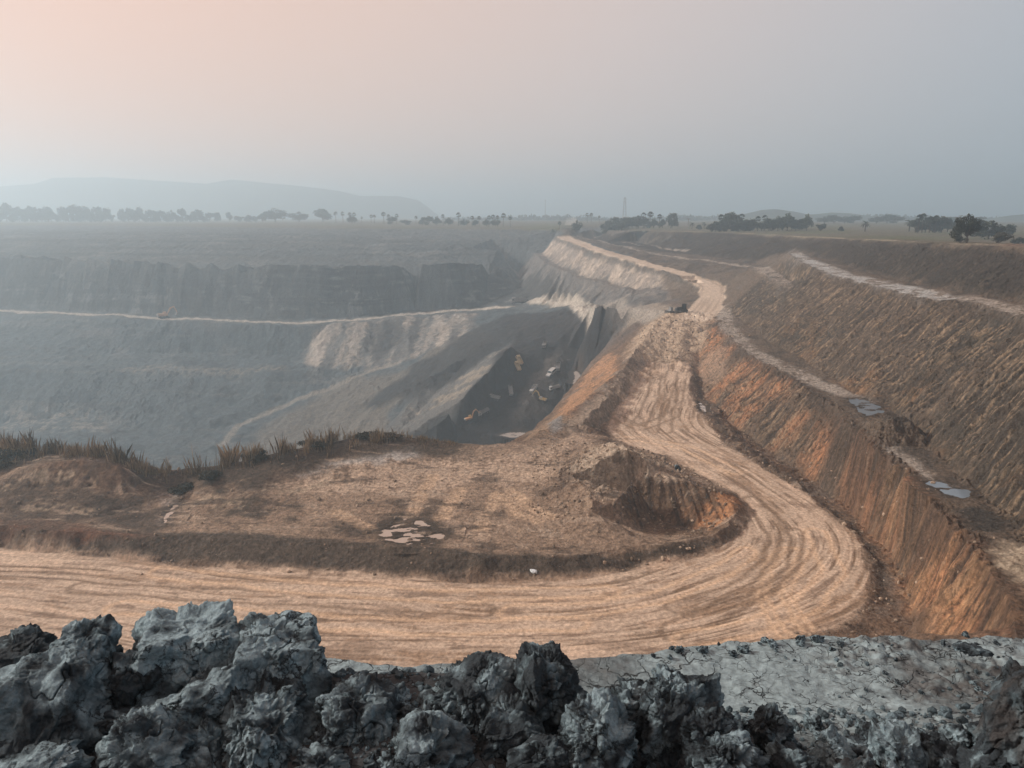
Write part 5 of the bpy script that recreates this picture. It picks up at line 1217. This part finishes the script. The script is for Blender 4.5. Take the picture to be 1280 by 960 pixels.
def clod_material():
    m, nt, b = nodes_of('clay_clod'); L = nt.links.new
    tc = N(nt, 'ShaderNodeTexCoord'); oi = N(nt, 'ShaderNodeObjectInfo')
    off = N(nt, 'ShaderNodeVectorMath', operation='ADD'); L(tc.outputs['Object'], off.inputs[0]); L(oi.outputs['Random'], off.inputs[1])
    geo = N(nt, 'ShaderNodeNewGeometry'); vec = geo.outputs['Position']
    a = N(nt, 'ShaderNodeVertexColor', layer_name='Col')
    n1 = N(nt, 'ShaderNodeTexNoise', i_Scale=9.0, i_Detail=9.0, i_Roughness=0.72); n2 = N(nt, 'ShaderNodeTexNoise', i_Scale=2.6, i_Detail=4.0); n3 = N(nt, 'ShaderNodeTexNoise', i_Scale=55.0, i_Detail=6.0, i_Roughness=0.7)
    for n in (n1, n2, n3): L(vec, n.inputs['Vector'])
    mr = N(nt, 'ShaderNodeMapRange', i_From_Min=0.3, i_From_Max=0.7, i_To_Min=0.6, i_To_Max=1.4); L(n1.outputs['Fac'], mr.inputs['Value'])
    mr2 = N(nt, 'ShaderNodeMapRange', i_From_Min=0.35, i_From_Max=0.65, i_To_Min=0.78, i_To_Max=1.22); L(n3.outputs['Fac'], mr2.inputs['Value'])
    mm = N(nt, 'ShaderNodeMath', operation='MULTIPLY'); L(mr.outputs['Result'], mm.inputs[0]); L(mr2.outputs['Result'], mm.inputs[1])
    mx = N(nt, 'ShaderNodeMix', data_type='RGBA', blend_type='MULTIPLY'); mx.inputs[0].default_value = 1; L(a.outputs['Color'], mx.inputs[6]); L(mm.outputs[0], mx.inputs[7])
    # hairline drying cracks
    ad = N(nt, 'ShaderNodeMix', data_type='RGBA', blend_type='LINEAR_LIGHT'); ad.inputs[0].default_value = 0.13; L(vec, ad.inputs[6]); L(n1.outputs['Color'], ad.inputs[7])
    vo = N(nt, 'ShaderNodeTexVoronoi', feature='DISTANCE_TO_EDGE', i_Scale=5.5); L(ad.outputs[2], vo.inputs['Vector'])
    wm = N(nt, 'ShaderNodeMapRange', i_From_Min=0.47, i_From_Max=0.66, i_To_Min=0.0005, i_To_Max=0.05); L(n2.outputs['Fac'], wm.inputs['Value'])
    dv = N(nt, 'ShaderNodeMath', operation='DIVIDE', use_clamp=True); L(vo.outputs['Distance'], dv.inputs[0]); L(wm.outputs['Result'], dv.inputs[1])
    cm = N(nt, 'ShaderNodeMix', data_type='RGBA'); cm.inputs[6].default_value = (0.02, 0.022, 0.024, 1); L(dv.outputs[0], cm.inputs[0]); L(mx.outputs[2], cm.inputs[7])
    L(cm.outputs[2], b.inputs['Base Color'])
    s1 = N(nt, 'ShaderNodeMath', operation='MULTIPLY_ADD'); L(n3.outputs['Fac'], s1.inputs[0]); s1.inputs[1].default_value = 0.22; L(n1.outputs['Fac'], s1.inputs[2])
    vg = N(nt, 'ShaderNodeTexVoronoi', feature='SMOOTH_F1', i_Scale=42.0); L(vec, vg.inputs['Vector'])
    vm = N(nt, 'ShaderNodeMath', operation='MULTIPLY'); L(vg.outputs['Distance'], vm.inputs[0]); L(n2.outputs['Fac'], vm.inputs[1])
    s3 = N(nt, 'ShaderNodeMath', operation='MULTIPLY_ADD'); L(vm.outputs[0], s3.inputs[0]); s3.inputs[1].default_value = -0.55; L(s1.outputs[0], s3.inputs[2]); s1 = s3
    s2 = N(nt, 'ShaderNodeMath', operation='MULTIPLY_ADD'); L(dv.outputs[0], s2.inputs[0]); s2.inputs[1].default_value = 0.35; L(s1.outputs[0], s2.inputs[2])
    bp = N(nt, 'ShaderNodeBump', i_Strength=1.0, i_Distance=0.06); L(s2.outputs[0], bp.inputs['Height']); L(bp.outputs['Normal'], b.inputs['Normal'])
    b.inputs['Roughness'].default_value = 0.9; b.inputs['Specular IOR Level'].default_value = 0.2
    return m
M_CLOD = clod_material()
CL_PALE = np.array([0.245, 0.335, 0.38]); CL_MID = np.array([0.110, 0.156, 0.182]); CL_DARK = np.array([0.032, 0.043, 0.052]); CL_BRN = np.array([0.060, 0.050, 0.045])
def clod_mesh(seed, sub=7, crumb=1.0, block=1.0, pale=0.5, brown=0.0, size=(1, 1, 1), slab=False):
    g = np.random.default_rng(seed); D, F = ico(sub); S = np.array(size); s0 = S.mean()
    K = 15; nr = g.normal(size=(K, 3)); nr /= np.linalg.norm(nr, axis=1)[:, None]; hk = g.uniform(0.66, 0.95, K)
    if slab:
        nr[:6] = np.array([[1, .1, .1], [-1, .05, .2], [.05, 1, .1], [-.1, -1, .15], [.04, -.06, 1], [0, 0, -1]]); nr /= np.linalg.norm(nr, axis=1)[:, None]; hk[:6] = (.78, .8, .8, .8, .62, .62); hk[6:] += .25
    Dw = D + 0.16 * np.stack([fbm3(D * 2.2 + 5, 2, seed + 1), fbm3(D * 2.2 + 15, 2, seed + 2), fbm3(D * 2.2 + 25, 2, seed + 3)], 1)
    dots = Dw @ nr.T
    rk = np.where(dots > 0.05, hk / np.maximum(dots, 0.05), 9)
    r0 = -np.log((np.exp(-rk * 40)).sum(1) + math.exp(-1.25 * 40)) / 40
    r_ = lerp(1.0, np.clip(r0, 0.4, 1.3), block)
    P = D * r_[:, None]; Q = P * S / 0.45     # noise runs in metres, so lumps keep one size on big and small clods
    r_ = r_ + 0.09 * fbm3(P * 1.5, 4, seed + 5)
    rough_m = sstep(-0.25, 0.25, fbm3(P * 1.3, 2, seed + 9) + 0.25 * (crumb - 1))
    f1, f2 = worley3(Q * 3.4 + 0.25 * np.stack([pn3(Q * 5, 1), pn3(Q * 5 + 9, 2), pn3(Q * 5 + 19, 3)], 1), seed)
    disp0 = 0.045 * (0.5 - worley3(Q * 13 + 3, seed + 4)[0])
    c1 = (0.6 - f1); gap = sstep(0.0, 0.16, f2 - f1)
    f3, f4 = worley3(Q * 9.0, seed + 3)
    k_ = 0.45 / s0
    hv, tl = shards3(Q * 2.7 + 0.22 * np.stack([pn3(Q * 6, 31), pn3(Q * 6 + 9, 32), pn3(Q * 6 + 19, 33)], 1), seed + 60); h2, t2 = shards3(Q * 6.5, seed + 64)
    disp = k_ * (0.17 * hv + 0.075 * tl) * (0.35 + 0.65 * rough_m) + crumb * rough_m * k_ * (0.035 * c1 + 0.045 * h2 + 0.018 * t2 - 0.035 * (1 - gap) + 0.04 * (0.5 - f3) - 0.015 * (1 - sstep(0, .2, f4 - f3)))
    disp += k_ * disp0 * (0.25 + rough_m) + k_ * (0.032 * fbm3(Q * 4.5, 5, seed + 11, .62) + 0.035 * np.abs(fbm3(Q * 9, 4, seed + 15, .6)) * (0.4 + rough_m) - 0.05 * np.abs(pn3(Q * 2.6, seed + 17)) ** 0.7)
    cr = np.abs(pn3(P * 1.35 + 0.25 * np.stack([pn3(P * 4, 4), pn3(P * 4 + 3, 5), pn3(P * 4 + 8, 6)], 1), seed + 20)); crk = np.exp(-(cr / 0.016) ** 2) * sstep(-0.1, 0.2, pn3(P * 0.9 + 3, seed + 23))
    disp -= 0.10 * k_ * crk
    V = D * (r_ + disp)[:, None]
    V -= (V.max(0) + V.min(0)) / 2; V /= (V.max(0) - V.min(0)) / 2; V *= S
    pn_ = fbm3(P * 1.6 + 40, 3, seed + 30)
    t = np.clip(sstep(-0.3, 0.35, pn_ + (pale - 0.5) * 0.9) * (1 - 0.45 * rough_m * crumb * (1 - gap)), 0, 1)[:, None]
    col = CL_DARK * (1 - t) ** 2 + CL_MID * 2 * t * (1 - t) + CL_PALE * t * t
    col = lerp(col, CL_BRN[None], brown * sstep(-0.2, 0.3, fbm3(P * 2.5, 3, seed + 33))[:, None])
    col = col * (1 - 0.6 * crk[:, None])
    return np_mesh('clay_clod', V, F, M_CLOD, True, col)

def clod(u, v, wpx, hpx, t, label, seed, crumb=1.0, block=1.0, pale=0.5, brown=0.0, sub=7, group=None, dep=None):
    p = at_t(u, v, t); sx = wpx / 2 * t / FOC; sz = hpx / 2 * t / FOC * 1.05; sy = dep or 0.5 * (sx + sz) * 1.05
    o = link('clay_clod', clod_mesh(seed, sub, crumb, block, pale, brown, (sx, sy, sz), 'split highest' in label and 'under' not in label and 'cleft' not in label))
    o.location = p; o.rotation_euler = (0, 0, -math.atan2(p[0], p[1]))
    return tag(o, label, 'clod', group)
HERO = [
 (236, 817, 150, 106, 4.75, 'pale grey-blue slab with a flat top, left half of the split highest block', 101, .7, 1.0, .75),
 (348, 829, 128, 106, 4.70, 'rounded pale block with a crack down it, right half of the split highest block', 102, .6, .9, .72),
 (262, 872, 140, 104, 4.50, 'cracked pale lump directly under the split highest block', 103, .7, 1.0, .68),
 (70, 893, 176, 150, 4.35, 'largest boulder-sized clod at the lower left with a scraped grey face', 104, .7, 1.0, .5),
 (110, 814, 84, 84, 4.60, 'pointed clod rising as a spire behind the largest lower-left boulder', 105, .8, 1.0, .62),
 (26, 836, 110, 86, 4.72, 'dark crumbly clod behind the left of the largest boulder', 106, 1.2, .7, .3),
 (8, 872, 60, 66, 4.5, 'narrow grey clod cut by the left edge of the picture, above the corner one', 107, 1.0, .9, .5),
 (186, 930, 122, 92, 4.15, 'knobbly pale clod at the bottom between the largest boulder and a dark cleft', 108, 1.1, .8, .62),
 (336, 925, 150, 130, 4.30, 'broad crumbly pale clod at the bottom right of the dark cleft', 109, 1.1, .9, .6),
 (452, 903, 126, 112, 4.45, 'massive smooth-faced clod with a crumbly crown left of the gap showing the ledge', 110, .9, 1.0, .5),
 (604, 873, 132, 100, 4.65, 'wide dark crumbly clod right of the gap showing the ledge', 111, 1.4, .6, .35),
 (540, 946, 112, 96, 4.15, 'domed clod at the bottom below the gap showing the ledge', 112, .9, .8, .55),
 (38, 966, 150, 64, 4.0, 'pale flat clod in the lower left corner', 113, .8, .8, .75),
 (684, 864, 104, 124, 4.60, 'tall dark clod with a rounded head against the tan road', 114, 1.4, .7, .3),
 (846, 888, 116, 112, 4.50, 'craggy two-horned clod standing against the pale ledge', 115, 1.3, .9, .42),
 (964, 918, 60, 60, 4.50, 'dark upright clod just right of the craggy two-horned one', 116, 1.3, .8, .25),
 (736, 928, 124, 108, 4.25, 'lumpy clod at the bottom below the tall dark rounded one', 117, 1.2, .8, .5),
 (906, 952, 110, 74, 4.15, 'crumbly rounded clod at the bottom below the two-horned one', 118, 1.3, .6, .45),
 (1042, 926, 56, 62, 4.50, 'angular chunk with a pale broken top face', 119, .3, 1.0, .9),
 (1122, 936, 72, 78, 4.40, 'blocky clod with a light sloping face right of the pale-topped chunk', 120, .6, 1.0, .62),
 (1186, 944, 80, 64, 4.40, 'low dark clod right of the blocky light-faced one', 121, .8, .9, .3),
 (996, 950, 84, 76, 4.25, 'rough dark clod at the bottom left of the pale-topped chunk', 122, 1.2, .8, .35),
 (1282, 916, 112, 170, 4.30, 'tall dark brown-streaked heap at the right edge', 123, 1.2, .7, .2),
 (640, 915, 96, 96, 4.40, 'dark clod in the shaded hollow between the wide and the tall dark clods', 124, 1.0, .8, .25),
 (880, 922, 84, 78, 4.32, 'dark rounded clod right below the two-horned one', 125, 1.2, .7, .3),
 (786, 893, 84, 76, 4.52, 'squat grey clod between the tall dark clod and the two-horned one', 126, 1.1, .8, .48),
 (404, 962, 76, 50, 4.10, 'low pale clod at the bottom edge below the massive smooth-faced one', 127, 1.1, .7, .6),
 (172, 848, 74, 76, 4.55, 'dark clod in the cleft left of the split highest block', 128, 1.1, .9, .22),
 (1240, 956, 80, 60, 4.25, 'dark clod at the bottom beside the right edge heap', 129, 1.0, .8, .2),
 (476, 952, 66, 60, 4.20, 'small shaded clod at the bottom under the massive smooth-faced one', 130, 1.0, .8, .4),
 (530, 912, 66, 60, 4.45, 'small grey clod in front of the gap showing the ledge', 131, 1.2, .8, .42),
 (1076, 954, 64, 56, 4.30, 'dark brownish clod under the pale-topped chunk', 132, .9, .9, .3),
 (676, 950, 92, 66, 4.15, 'dark clod at the bottom edge left of the lumpy one', 133, 1.1, .8, .3),
 (158, 905, 70, 70, 4.45, 'dark clod half hidden beside the largest boulder', 134, 1.1, .8, .22),
 (232, 900, 64, 60, 4.4, 'small knobbly grey clod in the dark cleft below the cracked lump', 135, 1.3, .7, .5),
 (262, 935, 60, 84, 4.25, 'upright clod with a lit shoulder right of the knobbly pale one', 136, .9, .9, .5),
]
for h in HERO:
    clod(h[0], h[1] + (12 if 980 < h[0] < 1230 else 0), h[2], h[3], h[4], h[5], h[6], h[7], h[8], h[9], brown=0.5 if 'brown' in h[5] else 0.0)
# lumps filling the gaps and scattered along the ledge: shared shapes
SMALL = [clod_mesh(300 + k, 5, .9, 1.0, (.25, .35, .5, .3, .45, .6)[k], 0, (.16, .15, .12)) for k in range(6)]
def lump_obj(x, y, z, s, label, group):
    o = link('clay_lump', random.choice(SMALL)); o.location = (x, y, z); o.scale = (s * random.uniform(.8, 1.2), s * random.uniform(.8, 1.2), s * random.uniform(.8, 1.1)); o.rotation_euler = (random.uniform(-.5, .5), random.uniform(-.5, .5), random.uniform(0, 6.28))
    tag(o, label, 'lump', group)
def near_hit(u, v):
    d = ray(u, v); ts = np.linspace(3, 8, 400); g_ = relief(d[0] * ts, d[1] * ts) - d[2] * ts; k = np.nonzero(g_ > 0)[0]; t = ts[k[0]] if len(k) else 6; return d[0] * t, d[1] * t, d[2] * t
rr_ = random.Random(21)
for k in range(110):
    u = rr_.uniform(-20, 1290); v = rr_.uniform(max(855, 908 if u > 700 else 862), 964); x, y, z = near_hit(u, v); lump_obj(x, y, z + .03, rr_.uniform(.25, 1.0) ** 1.3, 'small dark clay lump wedged between the big clods in front', 'small lumps between the big clods')
for k in range(26):
    u = rr_.choice([rr_.uniform(400, 1285), rr_.uniform(780, 1060)]); e = np.interp(u, [q[0] for q in edge_px], [q[1] for q in edge_px]); x, y, z = at(u, e, LEDGE); f_ = rr_.uniform(.965, 1.0)
    lump_obj(x * f_, y * f_, LEDGE + .02, rr_.uniform(.06, .26) * (1.3 if 960 < u < 1060 else 1), 'small dark lump along the far edge of the pale clay ledge', 'lumps along the ledge edge')
for k in range(22):
    u = rr_.uniform(1080, 1260); v = rr_.uniform(805, 890) if rr_.random() < .6 else rr_.uniform(835, 875); x, y, z = near_hit(u, v); lump_obj(x, y, z + .01, rr_.uniform(.06, .2), 'small broken lump strewn on the right part of the clay ledge', 'broken lumps on the right of the ledge')
o = clod(1216, 812, 46, 14, 5.75, 'flat dark slab lying on the right end of the clay ledge', 150, .5, 1.0, .3, sub=6, dep=.1)
o = clod(1258, 858, 30, 12, 5.2, 'curled pale clay flake beside the right edge heap', 151, .3, 1.0, .7, sub=6, dep=.12)
p_ = hit(847, 588); o = link('boulder', SMALL[0]); o.location = (p_[0], p_[1], p_[2] + .25); o.scale = (2.6, 2.6, 4.2); tag(o, 'dark upright boulder on the verge above the scraped pocket', 'boulder')
m_bag = simple_mat('plastic_sack', (0.62, 0.68, 0.72), .5, .4, var=.2, scale=4); p_ = hit(667, 714)
sm = clod_mesh(160, 5, .4, .7, .9, 0, (.32, .25, .17)); sm.materials.clear(); sm.materials.append(m_bag); sm.name = 'plastic_sack'; o = link('plastic_sack', sm); o.location = (p_[0], p_[1], ground_z(p_[0], p_[1]) + .1); tag(o, 'white plastic sack thrown on the dark bank of the haul road', 'sack')

# uncountable crumbs and stones
def rubble(name, pts, sizes, mat, cols, seed):
    g = np.random.default_rng(seed); V0, F0 = ico(1); n = len(pts)
    sh = 1 + 0.45 * (g.random((n, len(V0))) - .5); sc = sizes[:, None] * (0.6 + 0.8 * g.random((n, 3)))
    V = V0[None] * sh[:, :, None] * sc[:, None, :] + pts[:, None, :]; F = (F0[None] + (np.arange(n) * len(V0))[:, None, None]).reshape(-1, 3)
    o = link(name, np_mesh(name, V.reshape(-1, 3), F, mat, False, np.repeat(cols, len(V0), 0))); o['kind'] = 'stuff'
g = np.random.default_rng(8)
n = 9000; x = g.uniform(-3.4, 3.9, n); y = g.uniform(3.3, 5.7, n)
kp = (y < 4.75) | ((x > 1.6) & (g.random(n) < sstep(1.7, 2.8, x) * .8) & (fbm(x / .5, y / .35, 2, 600) > -0.05)); kp2 = (y[kp] < 4.75) | (g.random(kp.sum()) < .35); x, y = x[kp][kp2], y[kp][kp2]
z = relief(x, y); e_ = np.interp(np.arctan2(x, y), [math.atan2(q[0], q[1]) for q in ledge_edge], [math.hypot(q[0], q[1]) for q in ledge_edge]); kp = np.hypot(x, y) < e_ * .985; x, y, z = x[kp], y[kp], z[kp]
sz = (0.007 + 0.028 * g.random(len(x)) ** 3) * np.where(y > 4.75, .6, 1); cl = CL_MID[None] * (0.5 + 0.9 * g.random((len(x), 1)))
rubble('clay_crumbs', np.stack([x, y, z + sz * .3], 1), sz, M_CLOD, cl, 9)
# stones along the haul road verges, on the bank, the mound and the rough ground
px = []
for lst, n_, sp in (([(q[0], q[1]) for q in inner], 1500, 1.4), ([(q[0], q[1]) for q in outer[8:]], 1300, 1.6), ([p[:2] for p in footA], 900, 1.6)):
    L_ = np.array(lst); sg = np.hypot(*np.diff(L_, axis=0).T); cu = np.concatenate([[0], np.cumsum(sg)]); s = g.random(n_ // 2) * cu[-1]; n_ = n_ // 2; px.append(np.stack([np.interp(s, cu, L_[:, 0]), np.interp(s, cu, L_[:, 1])], 1) + g.normal(size=(n_, 2)) * sp)
px.append(np.stack([g.uniform(2, 22, 1500), g.uniform(72, 98, 1500)], 1)); px.append(np.stack([g.uniform(-60, 20, 450), g.uniform(62, 92, 450)], 1)); px.append(np.stack([g.uniform(26, 46, 1100), g.uniform(148, 190, 1100)], 1))
px = np.concatenate(px); onroad = pmask(px[:, 0], px[:, 1], ROAD_POLY, .8) > .5; px = px[~onroad | (g.random(len(px)) < .04)]
z = relief(px[:, 0], px[:, 1]); sz = 0.04 + 0.18 * g.random(len(px)) ** 4; M_STONE = soil_material('stones', 6.0, 0.05)
cl = np.array([[0.24, 0.185, 0.14]]) * (0.45 + 1.0 * g.random((len(px), 1)))
rubble('stones', np.stack([px[:, 0], px[:, 1], z + sz * .3], 1), sz, M_STONE, cl, 10)
# ------------------------------------------------------------------ camera, sun, sky, air
cam = bpy.data.cameras.new('camera'); co = bpy.data.objects.new('camera', cam); COL.objects.link(co)
cam.sensor_width = 36; cam.sensor_fit = 'HORIZONTAL'; cam.lens = 36 * FOC / 1280
co.location = (0, 0, 0); co.rotation_euler = (math.pi / 2 - PITCH, 0, 0)
cam.clip_start = 0.05; cam.clip_end = 30000
scene.camera = co

SUN_AZ, SUN_EL = R(-82), R(28)          # azimuth from the view direction, towards the left
sd = Vector((math.sin(SUN_AZ) * math.cos(SUN_EL), math.cos(SUN_AZ) * math.cos(SUN_EL), math.sin(SUN_EL)))
sun = bpy.data.lights.new('sun', 'SUN'); so = bpy.data.objects.new('sun', sun); COL.objects.link(so)
sun.energy = 3.6; sun.angle = R(5); sun.color = (1.0, 0.92, 0.83)
so.rotation_euler = sd.to_track_quat('Z', 'Y').to_euler()

w = bpy.data.worlds.new('World'); scene.world = w; w.use_nodes = True
nt = w.node_tree; nt.nodes.clear(); L = nt.links.new
out = nt.nodes.new('ShaderNodeOutputWorld'); bg = nt.nodes.new('ShaderNodeBackground'); L(bg.outputs[0], out.inputs[0])
sky = nt.nodes.new('ShaderNodeTexSky'); sky.sky_type = 'NISHITA'; sky.sun_disc = False
sky.sun_elevation = SUN_EL; sky.sun_rotation = SUN_AZ % (2 * math.pi); sky.air_density = 1.0; sky.dust_density = 4.0; sky.ozone_density = 1.0
SKY_K = 0.071
# smoke-laden layer of the sky: pale, warmer towards the sun
tc = nt.nodes.new('ShaderNodeTexCoord')
dp = nt.nodes.new('ShaderNodeVectorMath'); dp.operation = 'DOT_PRODUCT'; L(tc.outputs['Generated'], dp.inputs[0]); dp.inputs[1].default_value = sd[:]
rp = nt.nodes.new('ShaderNodeValToRGB'); ma = nt.nodes.new('ShaderNodeMath'); ma.operation = 'MULTIPLY_ADD'; ma.inputs[1].default_value = 0.5; ma.inputs[2].default_value = 0.5; L(dp.outputs['Value'], ma.inputs[0]); L(ma.outputs[0], rp.inputs[0])
el = rp.color_ramp.elements
SKY_STOPS = [(0.0, (3.8, 5.1, 6.0)), (0.30, (4.5, 5.2, 5.9)), (0.43, (6.6, 6.1, 6.1)), (0.55, (8.3, 6.6, 6.0)), (0.68, (9.7, 6.6, 5.3)), (0.80, (10.8, 6.4, 4.6)), (1.0, (10.9, 6.2, 4.4))]
SMAX = 11.0
while len(el) < len(SKY_STOPS): el.new(0.5)
for e, (p_, c_) in zip(el, SKY_STOPS): e.position = p_; e.color = tuple(x / SMAX for x in c_) + (1,)
mu = nt.nodes.new('ShaderNodeMix'); mu.data_type = 'RGBA'; mu.blend_type = 'MULTIPLY'; mu.inputs[0].default_value = 1; L(rp.outputs[0], mu.inputs[6]); mu.inputs[7].default_value = (SMAX,) * 3 + (1,)
mx = nt.nodes.new('ShaderNodeMix'); mx.data_type = 'RGBA'; mx.inputs[0].default_value = 0.85; L(sky.outputs[0], mx.inputs[6]); L(mu.outputs[2], mx.inputs[7])
L(mx.outputs[2], bg.inputs[0]); bg.inputs[1].default_value = SKY_K

me = bpy.data.meshes.new('haze'); hx, hy0, hy1, hz0, hz1 = 6500, -6500, 6500, -92, 90
vs = [(x, y, z) for x in (-hx, hx) for y in (hy0, hy1) for z in (hz0, hz1)]
me.from_pydata(vs, [], [(0, 1, 3, 2), (4, 6, 7, 5), (0, 4, 5, 1), (2, 3, 7, 6), (0, 2, 6, 4), (1, 5, 7, 3)])
hz = bpy.data.objects.new('haze', me); COL.objects.link(hz); hz['kind'] = 'stuff'
m = bpy.data.materials.new('haze'); m.use_nodes = True; nt = m.node_tree; nt.nodes.clear()
o_ = nt.nodes.new('ShaderNodeOutputMaterial'); pv = nt.nodes.new('ShaderNodeVolumePrincipled'); nt.links.new(pv.outputs[0], o_.inputs['Volume'])
HAZE_D = 0.00115
pv.inputs['Density'].default_value = HAZE_D; pv.inputs['Color'].default_value = (0.67, 0.865, 1.0, 1); pv.inputs['Anisotropy'].default_value = 0.55
me.materials.append(m)

scene.render.engine = 'CYCLES'
scene.cycles.use_denoising = True
try: scene.cycles.denoiser = 'OPENIMAGEDENOISE'
except Exception: pass
scene.cycles.max_bounces = 6; scene.cycles.diffuse_bounces = 3; scene.cycles.volume_bounces = 2; scene.cycles.transparent_max_bounces = 6
scene.view_settings.view_transform = 'Standard'; scene.view_settings.look = 'None'; scene.view_settings.gamma = 1; scene.view_settings.exposure = 0.45
scene.view_settings.use_curve_mapping = False
